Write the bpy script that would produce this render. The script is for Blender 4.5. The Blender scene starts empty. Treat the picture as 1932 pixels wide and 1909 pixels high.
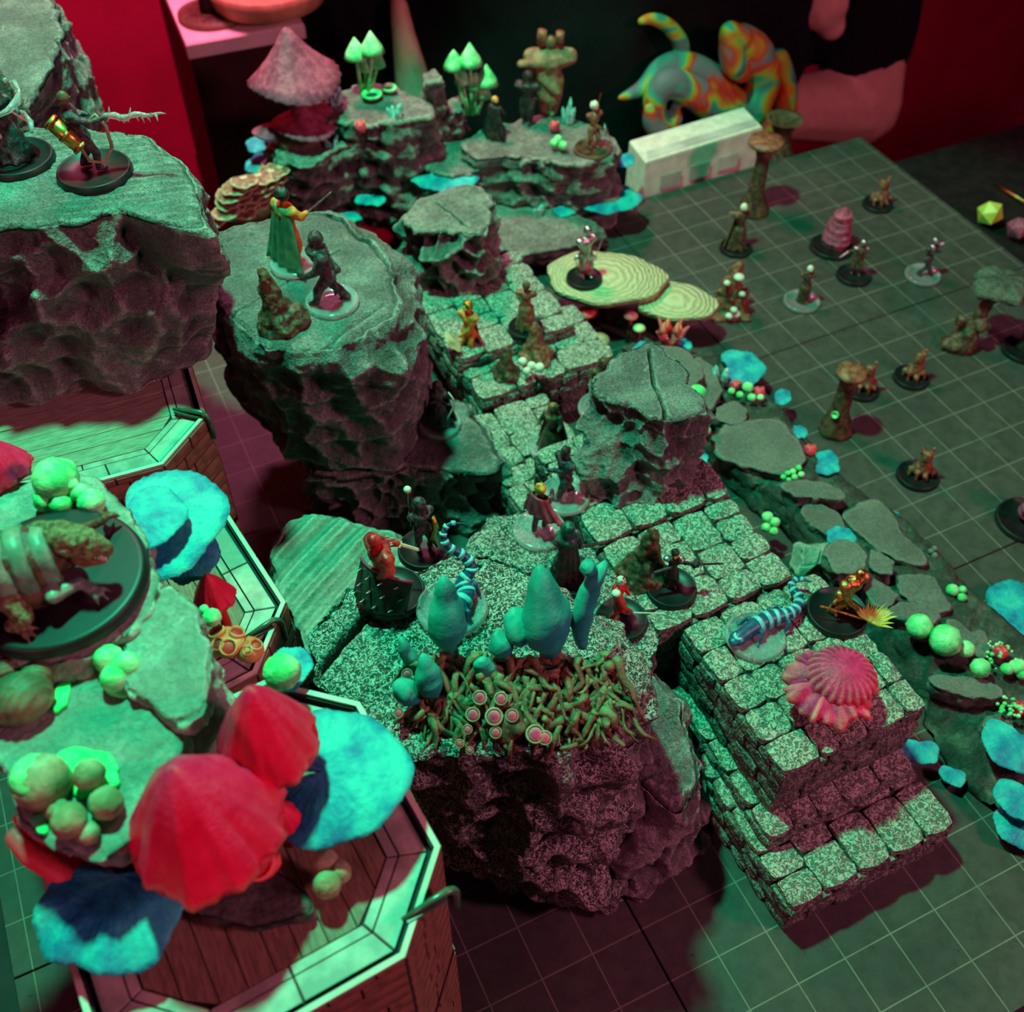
import bpy, bmesh, math, random
import numpy as np
from mathutils import Vector, Matrix, Euler
# ------------------------------------------------------------------ camera, world, lights, exposure
S = 0.0254                      # everything is modelled in inches (one battle-mat square) and baked to metres at the end
C = bpy.context.scene.collection
F_PX, CX, CY = 2052.666, 966.0, 954.5
CAM = np.array([-16.18258505, -13.33704049, 19.81010326])
ROT = np.array([[0.90164019, -0.43248389, 0.00162701],
                [-0.32615427, -0.68242569, -0.65415485],
                [0.28402175, 0.58928165, -0.7563589]])
sc = bpy.context.scene
cd = bpy.data.cameras.new('camera'); co = bpy.data.objects.new('camera', cd); C.objects.link(co)
cd.sensor_width = 36; cd.sensor_fit = 'HORIZONTAL'; cd.lens = F_PX * 36 / 1932
cd.clip_start = 0.01; cd.clip_end = 50
m4 = Matrix.Identity(4)
for i in range(3):
    m4[i][0] = ROT[0][i]; m4[i][1] = -ROT[1][i]; m4[i][2] = -ROT[2][i]; m4[i][3] = CAM[i] * S
co.matrix_world = m4
cd.dof.use_dof = True; cd.dof.focus_distance = 18.0 * S; cd.dof.aperture_fstop = 13
sc.camera = co
sc.view_settings.view_transform = 'Standard'; sc.view_settings.look = 'None'
sc.view_settings.gamma = 1; sc.view_settings.use_curve_mapping = False
sc.view_settings.exposure = 0.0
w = bpy.data.worlds.new('world'); sc.world = w; w.use_nodes = True
w.node_tree.nodes['Background'].inputs[0].default_value = (0.035, 0.018, 0.028, 1)
w.node_tree.nodes['Background'].inputs[1].default_value = 0.12
def area(name, loc, target, size, power, col):
    l = bpy.data.lights.new(name, 'AREA'); l.shape = 'DISK'; l.size = size * S; l.energy = power; l.color = col
    o = bpy.data.objects.new(name, l); C.objects.link(o); o.location = Vector(loc) * S
    o.rotation_euler = (Vector(target) - Vector(loc)).to_track_quat('-Z', 'Y').to_euler()
    return o
sl = bpy.data.lights.new('green_ceiling_spot', 'SPOT'); sl.energy = 44.0; sl.color = (0.045, 1.0, 0.50); sl.shadow_soft_size = 1.0 * S
sl.spot_size = math.radians(70); sl.spot_blend = .16
so = bpy.data.objects.new('green_ceiling_spot', sl); C.objects.link(so); so.location = Vector((-13.6, 5.6, 33)) * S
so.rotation_euler = (Vector((-8.5, 0, 0)) - Vector((-13.6, 5.6, 33))).to_track_quat('-Z', 'Y').to_euler()
area('pink_side_lamp', (12, -26, 26), (-8, 0, 1), 5, 4.7, (1.0, 0.27, 0.43))
area('pink_left_fill', (-36, -22, 20), (-14, -5, 5), 6, 1.3, (1.0, 0.18, 0.36))  # added fill without a known source, reddens left sides of the red caps
area('pink_wall_lamp', (-8, 24, 32), (-16, 45, 0), 8, 14.0, (1.0, 0.22, 0.42))

# ------------------------------------------------------------------ helpers
def ray(u, v):
    return ROT.T @ np.array([(u - CX) / F_PX, (v - CY) / F_PX, 1.0])
def at(u, v, z):
    r = ray(u, v); t = (z - CAM[2]) / r[2]; p = CAM + r * t
    return Vector((float(p[0]), float(p[1]), float(z)))
def pol(pts, z): return [at(u, v, z).to_2d() for u, v in pts]

def _h(ix, iy, iz, s):
    n = (ix.astype(np.int64) * 374761393 + iy.astype(np.int64) * 668265263 + iz.astype(np.int64) * 2147483647 % 4294967291 + s * 1274126177) & 0xffffffff
    n = ((n ^ (n >> 13)) * 1274126177) & 0xffffffff
    n = ((n ^ (n >> 15)) * 2246822519) & 0xffffffff
    return ((n ^ (n >> 16)) & 0xffffff) / float(0x1000000)
def vn(p, s=0):
    f = np.floor(p); t = p - f; t = t * t * (3 - 2 * t); i = f.astype(np.int64); r = 0
    for a in (0, 1):
        wx = t[:, 0] if a else 1 - t[:, 0]
        for b in (0, 1):
            wy = t[:, 1] if b else 1 - t[:, 1]
            for c in (0, 1):
                wz = t[:, 2] if c else 1 - t[:, 2]
                r = r + wx * wy * wz * _h(i[:, 0] + a, i[:, 1] + b, i[:, 2] + c, s)
    return r * 2 - 1
def fbm(p, o=4, s=0):
    r = 0; a = 1.0; q = p.copy()
    for k in range(o):
        r = r + a * vn(q, s + k * 7); q = q * 2.03; a *= 0.5
    return r
def worley(p, s=0):
    i = np.floor(p).astype(np.int64); d1 = np.full(len(p), 9.0); d2 = np.full(len(p), 9.0)
    for a in (-1, 0, 1):
        for b in (-1, 0, 1):
            for c in (-1, 0, 1):
                x, y, z = i[:, 0] + a, i[:, 1] + b, i[:, 2] + c
                q = np.stack([x + _h(x, y, z, s), y + _h(x, y, z, s + 11), z + _h(x, y, z, s + 23)], 1)
                d = np.sqrt(((p - q) ** 2).sum(1))
                d2 = np.minimum(d2, np.maximum(d, d1)); d1 = np.minimum(d1, d)
    return d1, d2

def lin(c):
    if isinstance(c, str):
        c = [int(c[k:k + 2], 16) / 255 for k in (0, 2, 4)]
        return tuple(x / 12.92 if x < .04045 else ((x + .055) / 1.055) ** 2.4 for x in c)
    return c

class NT:
    def __init__(s, name):
        s.m = bpy.data.materials.new(name); s.m.use_nodes = True
        s.t = s.m.node_tree; s.b = s.t.nodes['Principled BSDF']
    def n(s, k, **kw):
        o = s.t.nodes.new(k)
        for a, v in kw.items():
            if a.startswith('_'): o.inputs[int(a[1:])].default_value = v
            else: setattr(o, a, v)
        return o
    def l(s, a, b): s.t.links.new(a, b)
    def coord(s, world=False, stretch=(1, 1, 1)):
        if world: c = s.n('ShaderNodeNewGeometry').outputs['Position']
        else: c = s.n('ShaderNodeTexCoord').outputs['Object']
        m = s.n('ShaderNodeMapping'); m.inputs['Scale'].default_value = tuple(k / S for k in stretch)
        s.l(c, m.inputs[0]); return m.outputs[0]
    def noise(s, co, scale, detail=4, rough=.55, dist=0):
        o = s.n('ShaderNodeTexNoise'); o.inputs['Scale'].default_value = scale; o.inputs['Detail'].default_value = detail
        o.inputs['Roughness'].default_value = rough; o.inputs['Distortion'].default_value = dist; s.l(co, o.inputs['Vector']); return o.outputs['Fac']
    def ramp(s, f, stops):
        o = s.n('ShaderNodeValToRGB'); e = o.color_ramp.elements
        while len(e) < len(stops): e.new(.5)
        for x, (p, c) in zip(e, stops):
            x.position = p; c = lin(c) if not isinstance(c, (int, float)) else (c, c, c); x.color = (*c, 1)
        s.l(f, o.inputs[0]); return o.outputs[0]
    def mix(s, f, a, b, t='MIX'):
        o = s.n('ShaderNodeMix', data_type='RGBA', blend_type=t)
        for v, i in ((f, 0), (a, 6), (b, 7)):
            if hasattr(v, 'is_linked') or hasattr(v, 'links'): s.l(v, o.inputs[i])
            elif i == 0: o.inputs[0].default_value = v
            else: o.inputs[i].default_value = (*lin(v), 1)
        return o.outputs[2]
    def bump(s, h, dist, prev=None):
        o = s.n('ShaderNodeBump'); o.inputs['Strength'].default_value = 1; o.inputs['Distance'].default_value = dist * S
        s.l(h, o.inputs['Height'])
        if prev: s.l(prev, o.inputs['Normal'])
        return o.outputs[0]
    def done(s, col=None, rough=.7, metal=0, spec=.4, nrm=None, trans=0, ior=1.45, sss=0, emis=None, coat=0):
        b = s.b.inputs
        if col is not None:
            if hasattr(col, 'links'): s.l(col, b['Base Color'])
            else: b['Base Color'].default_value = (*lin(col), 1)
        b['Roughness'].default_value = rough; b['Metallic'].default_value = metal
        b['Specular IOR Level'].default_value = spec; b['Transmission Weight'].default_value = trans; b['IOR'].default_value = ior
        b['Coat Weight'].default_value = coat
        if nrm is not None: s.l(nrm, b['Normal'])
        return s.m

def simple(name, c1, c2=None, scale=4, rough=.6, metal=0, spec=.4, bump=0, bs=12, stretch=(1, 1, 1), lo=.4, hi=.62, world=False, edge=None, elo=.5, ehi=.58, coat=0, detail=4):
    t = NT(name); co = t.coord(world, stretch)
    col = t.ramp(t.noise(co, scale, detail), [(lo, c1), (hi, c2 or c1)])
    if edge is not None:
        g = t.n('ShaderNodeNewGeometry').outputs['Pointiness']
        col = t.mix(t.ramp(g, [(elo, 0.0), (ehi, 1.0)]), col, edge)
    nr = t.bump(t.noise(co, bs, 5, .6), bump) if bump else None
    return t.done(col, rough, metal, spec, nr, coat=coat)

def rockmat(name, dark, mid, light, sc1=1.3, fine=22, worm=0, bump=.03, rough=.85, stretch=(1, 1, 1)):
    t = NT(name); co = t.coord(True, stretch)
    big = t.noise(co, sc1, 5, .6)
    half = tuple(.3 * a + .7 * b for a, b in zip(dark, mid)); lh = tuple(.55 * a + .45 * b for a, b in zip(light, mid))
    col = t.ramp(big, [(.36, half), (.5, mid), (.66, lh)])
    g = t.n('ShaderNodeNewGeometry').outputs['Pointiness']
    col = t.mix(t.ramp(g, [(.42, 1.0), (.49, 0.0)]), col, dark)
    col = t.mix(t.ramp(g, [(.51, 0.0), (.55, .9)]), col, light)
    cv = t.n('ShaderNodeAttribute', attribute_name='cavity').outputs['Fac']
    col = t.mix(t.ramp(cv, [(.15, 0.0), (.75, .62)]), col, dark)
    fn = t.noise(co, fine, 1.5 if worm else 3, .6, .8 if worm else .6)
    if worm:
        wf = t.ramp(fn, [(.415, 0.0), (.47, 1.0), (.51, 1.0), (.56, 0.0)])
        ng = t.n('ShaderNodeNewGeometry'); sx = t.n('ShaderNodeSeparateXYZ'); t.l(ng.outputs['Normal'], sx.inputs[0])
        up = t.ramp(sx.outputs[2], [(.15, worm), (.6, 1.0)]); mm = t.n('ShaderNodeMath', operation='MULTIPLY'); t.l(wf, mm.inputs[0]); t.l(up, mm.inputs[1])
        col = t.mix(mm.outputs[0], t.mix(.72, col, dark), light)
    else:
        sp = t.ramp(fn, [(.38, 0.0), (.6, 1.0)])
        col = t.mix(sp, t.mix(.45, col, dark), col)
    nr = t.bump(fn, bump); nr = t.bump(t.noise(co, fine * .3, 4, .6), bump * 2, nr)
    return t.done(col, rough, 0, .25, nr)

M = {}
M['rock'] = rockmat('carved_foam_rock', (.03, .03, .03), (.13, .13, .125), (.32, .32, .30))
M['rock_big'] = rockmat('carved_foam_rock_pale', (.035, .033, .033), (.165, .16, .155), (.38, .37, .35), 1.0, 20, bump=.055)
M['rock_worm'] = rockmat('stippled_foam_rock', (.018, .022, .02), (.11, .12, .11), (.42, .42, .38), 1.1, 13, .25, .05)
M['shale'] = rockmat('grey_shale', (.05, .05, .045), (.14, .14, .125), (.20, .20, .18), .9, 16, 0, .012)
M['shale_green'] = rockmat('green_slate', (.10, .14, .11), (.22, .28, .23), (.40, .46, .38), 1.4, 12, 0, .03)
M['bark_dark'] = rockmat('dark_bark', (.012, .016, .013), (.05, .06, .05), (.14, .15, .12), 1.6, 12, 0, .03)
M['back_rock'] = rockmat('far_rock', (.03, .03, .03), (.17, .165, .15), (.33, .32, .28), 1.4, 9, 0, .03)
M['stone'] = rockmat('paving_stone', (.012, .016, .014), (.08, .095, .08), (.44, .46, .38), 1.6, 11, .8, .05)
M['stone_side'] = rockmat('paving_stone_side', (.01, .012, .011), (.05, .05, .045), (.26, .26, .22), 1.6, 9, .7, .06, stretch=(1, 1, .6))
M['mortar'] = simple('dark_mortar', (.012, .014, .013), (.04, .045, .04), 3, .9)
M['wood'] = rockmat('printed_plank', (.035, .022, .014), (.14, .09, .06), (.26, .18, .12), 1.5, 7, 0, .008, .5, (4, .5, 1))
M['wood_x'] = rockmat('printed_plank_pale', (.07, .06, .045), (.22, .18, .13), (.38, .32, .24), 1.5, 7, 0, .008, .5, (.5, 4, 1))
M['brick_pale'] = simple('printed_border_stone', (.26, .25, .21), (.46, .43, .36), 2.2, .45)
M['brick_red'] = simple('printed_wall_brick', (.16, .075, .05), (.30, .14, .09), 2.2, .55)
M['card_dark'] = simple('card_core_black', (.012, .01, .01), (.02, .015, .015), 3, .7)
M['card_edge'] = simple('card_edge', (.5, .48, .38), (.65, .6, .5), 2, .5)
M['teal'] = None
def tealmat():
    t = NT('turquoise_paint'); co = t.coord()
    c = t.ramp(t.noise(co, 2.2, 5, .6), [(.35, (.006, .15, .30)), (.5, (.01, .32, .40)), (.68, (.04, .52, .48))])
    nr = t.bump(t.noise(co, 14, 4), .02)
    return t.done(c, .55, 0, .4, nr)
M['teal'] = tealmat()
M['redcap'] = simple('red_cap_paint', (.88, .008, .07), (.99, .03, .11), 2.6, .42, bump=.02, bs=9, edge=(.95, .25, .15), elo=.54, ehi=.64)
M['orange'] = simple('orange_coral_paint', (.75, .12, .03), (.9, .32, .14), 3, .5)
M['redin'] = simple('deep_red_paint', (.5, .01, .01), (.7, .02, .02), 3, .5)
M['green'] = simple('glow_green_paint', (.06, .62, .18), (.45, .85, .45), 3, .55, bump=.03, bs=9)
M['moss'] = simple('bright_green_wash', (.02, .75, .16), (.15, .85, .30), 4, .6, bump=.02)
M['olive'] = simple('olive_puffball', (.22, .22, .10), (.42, .40, .24), 3, .6, bump=.03, bs=8)
M['myc'] = simple('sea_green_cap', (.008, .26, .22), (.02, .37, .30), 2.5, .55, bump=.012, bs=10)
M['root'] = simple('brown_root', (.03, .015, .008), (.12, .07, .03), 7, .45, bump=.04, bs=14, edge=(.3, .24, .12), elo=.53, ehi=.62)
M['brown'] = simple('wet_brown', (.045, .022, .014), (.13, .07, .04), 6, .38, bump=.03, bs=10, edge=(.26, .15, .08), elo=.52, ehi=.62)
M['brown_red'] = simple('red_brown', (.16, .05, .03), (.32, .13, .07), 6, .4, bump=.02, bs=10)
M['black'] = simple('black_base_plastic', (.010, .010, .011), (.016, .016, .018), 3, .42, spec=.35)
M['shell'] = simple('olive_shell', (.10, .09, .05), (.20, .18, .10), 3, .5, bump=.02, bs=7)
M['pinkcap'] = simple('pink_fungus', (.50, .015, .09), (.80, .03, .15), 3, .5, bump=.03, bs=8, edge=(.9, .28, .24), elo=.53, ehi=.62)
M['pinkfar'] = simple('dusty_pink_cap', (.26, .04, .09), (.48, .09, .16), 4, .6, bump=.03, bs=7)
M['white'] = simple('off_white', (.6, .58, .5), (.75, .72, .62), 3, .5)
M['cream'] = simple('cream_cap', (.7, .55, .3), (.85, .7, .4), 3, .5)
M['skin'] = simple('skin', (.62, .34, .26), (.70, .40, .30), 2, .5)
M['shirt'] = simple('black_cotton', (.006, .006, .007), (.012, .012, .013), 30, .95, spec=.1)
M['silver'] = simple('silver_paint', (.45, .45, .45), (.7, .7, .7), 8, .28, 1, bump=.02, bs=16)
M['gold'] = simple('gold_paint', (.5, .28, .04), (.85, .6, .12), 8, .25, 1, bump=.02, bs=16)
M['copper'] = simple('copper_paint', (.5, .16, .05), (.8, .35, .12), 8, .3, 1, bump=.02, bs=16)
M['brass'] = simple('brass', (.55, .3, .05), (.75, .42, .1), 5, .3, .8)
M['darkcloth'] = simple('dark_cloth', (.015, .013, .013), (.05, .035, .03), 8, .45, bump=.02)
M['darkgloss'] = simple('dark_gloss', (.02, .018, .022), (.10, .07, .08), 9, .22, bump=.03, bs=14)
M['greencape'] = simple('green_cape', (.05, .14, .08), (.10, .24, .14), 4, .5)
M['orangecloth'] = simple('orange_cloth', (.55, .12, .02), (.8, .28, .05), 7, .5, bump=.02)
M['hair'] = simple('orange_hair', (.6, .15, .02), (.95, .42, .05), 9, .4, bump=.03, bs=16)
M['redarm'] = simple('red_armour', (.45, .01, .015), (.7, .05, .04), 7, .25, bump=.02)
M['pinkcloth'] = simple('crimson_cloth', (.45, .02, .06), (.6, .05, .1), 6, .45)
M['face'] = simple('orange_face', (.75, .32, .08), (.85, .4, .12), 6, .5)
M['figskin'] = simple('pink_skin', (.6, .25, .2), (.75, .35, .28), 6, .5)
M['navy'] = simple('dark_blue', (.01, .05, .12), (.02, .10, .20), 8, .35)
M['stripe'] = simple('pale_blue_stripe', (.12, .42, .50), (.22, .58, .62), 8, .45)
M['leafbronze'] = simple('bronze_leaf', (.2, .1, .05), (.35, .2, .08), 5, .4)
M['bracket'] = simple('bracket_fungus', (.14, .07, .04), (.28, .16, .09), 5, .5, edge=(.6, .48, .3), elo=.52, ehi=.6)
M['greengloss'] = simple('dark_green_gloss', (.01, .05, .04), (.03, .14, .11), 8, .2, bump=.02)
M['shieldgreen'] = simple('shield_black_green', (.012, .025, .02), (.02, .04, .03), 8, .25)
M['armour'] = simple('green_grey_armour', (.08, .17, .12), (.20, .30, .22), 3, .35, bump=.01)
M['scale'] = simple('olive_scales', (.10, .08, .03), (.28, .24, .12), 16, .45, bump=.04, bs=20)
M['flame'] = simple('yellow_green_flame', (.55, .55, .06), (.75, .85, .25), 5, .15)
M['dieyellow'] = simple('yellow_die', (.45, .5, .05), (.6, .62, .12), 3, .3)
M['ogre'] = simple('ogre_brown', (.18, .10, .05), (.34, .22, .12), 3, .6, bump=.03)
M['cabtop'] = simple('pale_cabinet_top', (.75, .6, .58), (.85, .7, .66), 1, .6)
M['cabinet'] = simple('dark_brown_cabinet', (.035, .008, .008), (.05, .012, .01), 1, .6)
M['bowl'] = simple('bowl_wood', (.6, .3, .15), (.75, .42, .22), 2, .5)
M['kraft'] = simple('kraft_card', (.16, .08, .05), (.20, .10, .07), 1, .7)
M['rim'] = simple('pinkish_rim', (.35, .22, .15), (.5, .35, .24), 5, .4)
M['print'] = simple('grey_print', (.35, .36, .33), (.55, .55, .5), .8, .5)
M['woodslice'] = None
def slicemat(cx=0, cy=0):
    t = NT('cut_wood_rings'); co = t.coord()
    wv = t.n('ShaderNodeTexWave', wave_type='RINGS', rings_direction='SPHERICAL')
    wv.inputs['Scale'].default_value = 4.5; wv.inputs['Distortion'].default_value = 5; wv.inputs['Detail'].default_value = 3
    t.l(co, wv.inputs['Vector'])
    c = t.ramp(wv.outputs['Fac'], [(.0, (.40, .36, .20)), (.35, (.52, .47, .28)), (1, (.56, .51, .32))])
    nr = t.bump(wv.outputs['Fac'], .03); nr = t.bump(t.noise(co, 14, 4), .03, nr)
    return t.done(c, .75, 0, .2, nr)
M['woodslice'] = slicemat()
def clearmat():
    t = NT('clear_acrylic')
    return t.done((.93, .90, .92), .10, 0, .6, None, .82, 1.40)
M['clear'] = clearmat()
def matgrid():
    t = NT('grey_gridded_mat'); co = t.coord(True)
    a = t.noise(co, .22, 5, .6); b = t.noise(co, 3.0, 5, .65)
    col = t.mix(t.ramp(a, [(.3, 0.0), (.7, 1.0)]), (.040, .041, .036), (.074, .075, .066))
    col = t.mix(t.ramp(b, [(.35, .55), (.6, 0.0)]), col, (.026, .028, .024))
    sp = t.ramp(t.noise(co, 6, 2, .5), [(.24, 1.0), (.28, 0.0)])
    col = t.mix(sp, col, (.02, .02, .02))
    x = t.n('ShaderNodeSeparateXYZ'); t.l(co, x.inputs[0]); ms = []
    for i in (0, 1):
        f = t.n('ShaderNodeMath', operation='FRACT'); t.l(x.outputs[i], f.inputs[0])
        s_ = t.n('ShaderNodeMath', operation='SUBTRACT', _1=.5); t.l(f.outputs[0], s_.inputs[0])
        ab = t.n('ShaderNodeMath', operation='ABSOLUTE'); t.l(s_.outputs[0], ab.inputs[0])
        g = t.n('ShaderNodeMath', operation='GREATER_THAN', _1=.487); t.l(ab.outputs[0], g.inputs[0]); ms.append(g.outputs[0])
    mx = t.n('ShaderNodeMath', operation='MAXIMUM'); t.l(ms[0], mx.inputs[0]); t.l(ms[1], mx.inputs[1])
    fade = t.n('ShaderNodeMath', operation='MULTIPLY'); t.l(mx.outputs[0], fade.inputs[0])
    t.l(t.ramp(t.noise(co, 1.1, 4, .6), [(.3, .55), (.55, 1.0)]), fade.inputs[1])
    col = t.mix(fade.outputs[0], col, (.17, .17, .135))
    nr = t.bump(b, .004)
    return t.done(col, .55, 0, .35, nr)
M['mat'] = matgrid()

# ------------------------------------------------------------------ geometry collector
class G:
    def __init__(s): s.v = []; s.f = []; s.cav = None
    def add(s, v, f):
        o = len(s.v); s.v.extend([tuple(map(float, p)) for p in v]); s.f.extend([tuple(int(i) + o for i in q) for q in f]); return s
    def box(s, c, d, R=None):
        c = Vector(c); v = []
        for x in (-.5, .5):
            for y in (-.5, .5):
                for z in (-.5, .5):
                    p = Vector((x * d[0], y * d[1], z * d[2])); v.append(c + (R @ p if R else p))
        return s.add(v, [(0, 1, 3, 2), (4, 6, 7, 5), (0, 4, 5, 1), (2, 3, 7, 6), (0, 2, 6, 4), (1, 5, 7, 3)])
    def tube(s, path, rad, n=10, caps=True, flat=1.0):
        P = [Vector(p) for p in path]; k = len(P)
        if not hasattr(rad, '__len__'): rad = [rad] * k
        v = []; f = []; up = Vector((0, 0, 1)); px = None
        for i, p in enumerate(P):
            d = (P[min(i + 1, k - 1)] - P[max(i - 1, 0)])
            d = d.normalized() if d.length > 1e-9 else Vector((0, 0, 1))
            if px is None: px = d.orthogonal().normalized()
            else:
                px = px - d * px.dot(d); px = px.normalized() if px.length > 1e-6 else d.orthogonal().normalized()
            py = d.cross(px)
            for j in range(n):
                a = 2 * math.pi * j / n; v.append(p + (px * math.cos(a) + py * math.sin(a) * flat) * rad[i])
        for i in range(k - 1):
            for j in range(n):
                j2 = (j + 1) % n; f.append((i * n + j, i * n + j2, (i + 1) * n + j2, (i + 1) * n + j))
        if caps: f.append(tuple(range(n))[::-1]); f.append(tuple((k - 1) * n + j for j in range(n)))
        return s.add(v, f)
    def cap(s, a, b, r0, r1, n=10):
        a = Vector(a); b = Vector(b); d = b - a; L = d.length
        if L < 1e-6: return s.ell(a, (r0, r0, r0))
        d /= L; pts = []; rr = []
        for t in (-1, -.85, -.5, 0): pts.append(a + d * t * r0); rr.append(max(1e-4, r0 * math.sqrt(max(0, 1 - t * t))))
        for t in (0, .5, .85, 1): pts.append(b + d * t * r1); rr.append(max(1e-4, r1 * math.sqrt(max(0, 1 - t * t))))
        return s.tube(pts, rr, n)
    def chain(s, pts, rr, n=10):
        for i in range(len(pts) - 1): s.cap(pts[i], pts[i + 1], rr[i], rr[i + 1], n)
        return s
    def ell(s, c, r, R=None, nu=14, nv=9):
        c = Vector(c)
        if not hasattr(r, '__len__'): r = (r, r, r)
        v = [(0, 0, -1)]; f = []
        for i in range(1, nv):
            a = -math.pi / 2 + math.pi * i / nv
            for j in range(nu):
                b = 2 * math.pi * j / nu; v.append((math.cos(a) * math.cos(b), math.cos(a) * math.sin(b), math.sin(a)))
        v.append((0, 0, 1)); q = []
        for p in v:
            p = Vector((p[0] * r[0], p[1] * r[1], p[2] * r[2])); q.append(c + (R @ p if R else p))
        for j in range(nu):
            j2 = (j + 1) % nu; f.append((0, 1 + j2, 1 + j))
            for i in range(nv - 2): f.append((1 + i * nu + j, 1 + i * nu + j2, 1 + (i + 1) * nu + j2, 1 + (i + 1) * nu + j))
            f.append((1 + (nv - 2) * nu + j, 1 + (nv - 2) * nu + j2, len(v) - 1))
        return s.add(q, f)
    def lathe(s, prof, c=(0, 0, 0), n=32, rf=None):
        c = Vector(c); v = []; f = []; k = len(prof)
        for i, (r, z) in enumerate(prof):
            for j in range(n):
                a = 2 * math.pi * j / n; q = r * (rf(a, i / (k - 1)) if rf else 1)
                v.append(c + Vector((q * math.cos(a), q * math.sin(a), z)))
        for i in range(k - 1):
            for j in range(n):
                j2 = (j + 1) % n; f.append((i * n + j, i * n + j2, (i + 1) * n + j2, (i + 1) * n + j))
        f.append(tuple(range(n))[::-1]); f.append(tuple((k - 1) * n + j for j in range(n)))
        return s.add(v, f)
    def prism(s, poly, z0, z1, bev=0):
        n = len(poly); v = [(p[0], p[1], z0) for p in poly]; f = [tuple(range(n))[::-1]]
        if bev:
            cx = sum(p[0] for p in poly) / n; cy = sum(p[1] for p in poly) / n
            v += [(p[0], p[1], z1 - bev) for p in poly]
            for p in poly:
                d = Vector((cx - p[0], cy - p[1])); d = d.normalized() * min(bev, d.length * .5); v.append((p[0] + d.x, p[1] + d.y, z1))
            f += [(i, (i + 1) % n, n + (i + 1) % n, n + i) for i in range(n)] + [(n + i, n + (i + 1) % n, 2 * n + (i + 1) % n, 2 * n + i) for i in range(n)]
            f.append(tuple(range(2 * n, 3 * n)))
        else:
            v += [(p[0], p[1], z1) for p in poly]
            f += [(i, (i + 1) % n, n + (i + 1) % n, n + i) for i in range(n)]; f.append(tuple(range(n, 2 * n)))
        return s.add(v, f)
    def xf(s, mat):
        s.v = [tuple(mat @ Vector(p)) for p in s.v]; return s
    def jitter(s, amp, freq, seed=0, oct=3):
        p = np.array(s.v); 
        for k in range(3): p[:, k] += amp * fbm(np.array(s.v) * freq + k * 17.3, oct, seed + k)
        s.v = [tuple(q) for q in p]; return s
    def remesh(s, vox=.03, smooth=2, amp=0, freq=6, seed=0):
        me = bpy.data.meshes.new('tmp'); me.from_pydata(s.v, [], s.f); o = bpy.data.objects.new('tmp', me); C.objects.link(o)
        r = o.modifiers.new('r', 'REMESH'); r.mode = 'VOXEL'; r.voxel_size = vox
        if smooth:
            q = o.modifiers.new('s', 'SMOOTH'); q.iterations = smooth; q.factor = .5
        dg = bpy.context.evaluated_depsgraph_get(); ev = o.evaluated_get(dg); mm = ev.to_mesh()
        g = G(); nv = len(mm.vertices); co_ = np.empty(nv * 3, np.float32); mm.vertices.foreach_get('co', co_); co_ = co_.reshape(-1, 3).astype(float)
        if amp:
            nn = np.empty(nv * 3, np.float32); mm.vertices.foreach_get('normal', nn); nn = nn.reshape(-1, 3)
            co_ = co_ + nn * (amp * fbm(co_ * freq, 3, seed))[:, None]
        g.v = [tuple(q) for q in co_]; g.f = [tuple(p.vertices) for p in mm.polygons]
        ev.to_mesh_clear(); bpy.data.objects.remove(o); bpy.data.meshes.remove(me)
        return g
    def build(s, name, mat, parent=None, smooth=True, org=None, label=None):
        me = bpy.data.meshes.new(name); P = s.v
        if parent is None:
            if org is None:
                a = np.array(P); org = ((a[:, 0].min() + a[:, 0].max()) / 2, (a[:, 1].min() + a[:, 1].max()) / 2, a[:, 2].min())
            P = [(p[0] - org[0], p[1] - org[1], p[2] - org[2]) for p in P]
        me.from_pydata(P, [], s.f)
        if smooth: me.polygons.foreach_set('use_smooth', [True] * len(me.polygons))
        me.materials.append(mat)
        if s.cav is not None: me.attributes.new('cavity', 'FLOAT', 'POINT').data.foreach_set('value', np.asarray(s.cav, np.float32))
        me.validate()
        o = bpy.data.objects.new(name, me); C.objects.link(o)
        if parent is None: o.location = org
        else: o.parent = parent
        if label: o['label'] = label
        return o
    def wbuild(s, name, mat, parent, smooth=True, label=None):     # vertices are in world inches, parent unrotated
        l = parent.location; s.v = [(p[0] - l[0], p[1] - l[1], p[2] - l[2]) for p in s.v]
        return s.build(name, mat, parent, smooth, label=label)
def tag(o, label, cat, group=None):
    o['label'] = label; o['category'] = cat
    if group: o['group'] = group
    return o
def thing(name, label, cat, loc=(0, 0, 0), rz=0, group=None):
    o = bpy.data.objects.new(name, None); C.objects.link(o); o.location = loc; o.rotation_euler = (0, 0, math.radians(rz)); o.empty_display_size = .01
    return tag(o, label, cat, group)
def struct(o): o['kind'] = 'structure'; return o
rnd = random.Random(7)
# ------------------------------------------------------------------ large structure: wall, floor, table, mat
g = G().box((5, 46, 0), (140, 2, 130)); struct(g.build('wall_back', simple('crimson_wall', (.42, .003, .040), (.50, .004, .052), .3, .7, bump=.02, bs=4), smooth=False))
g = G().box((5, 0, -31), (160, 130, 1)); struct(g.build('floor', simple('dark_carpet', (.012, .008, .01), (.03, .02, .022), 3, .95), smooth=False))
tb = thing('game_table', 'black table under the gridded battle mat', 'table', (-2, -2, -31 + .5))
G().prism([(-40, -26), (34, -26), (34, 10.8), (-40, 10.8)], -1.6, -.45, .1).wbuild('table_top', simple('black_table', (.008, .007, .008), (.016, .012, .013), 2, .5), tb, False)
for x, y in ((-37, -23), (31, -23), (-37, 8), (31, 8)):
    G().box((x, y, -16), (2, 2, 29)).wbuild('leg', M['black'], tb, False)
mt = thing('battle_mat', 'grey battle mat printed with a one inch square grid', 'mat', (-6, 0, -.45))
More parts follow.
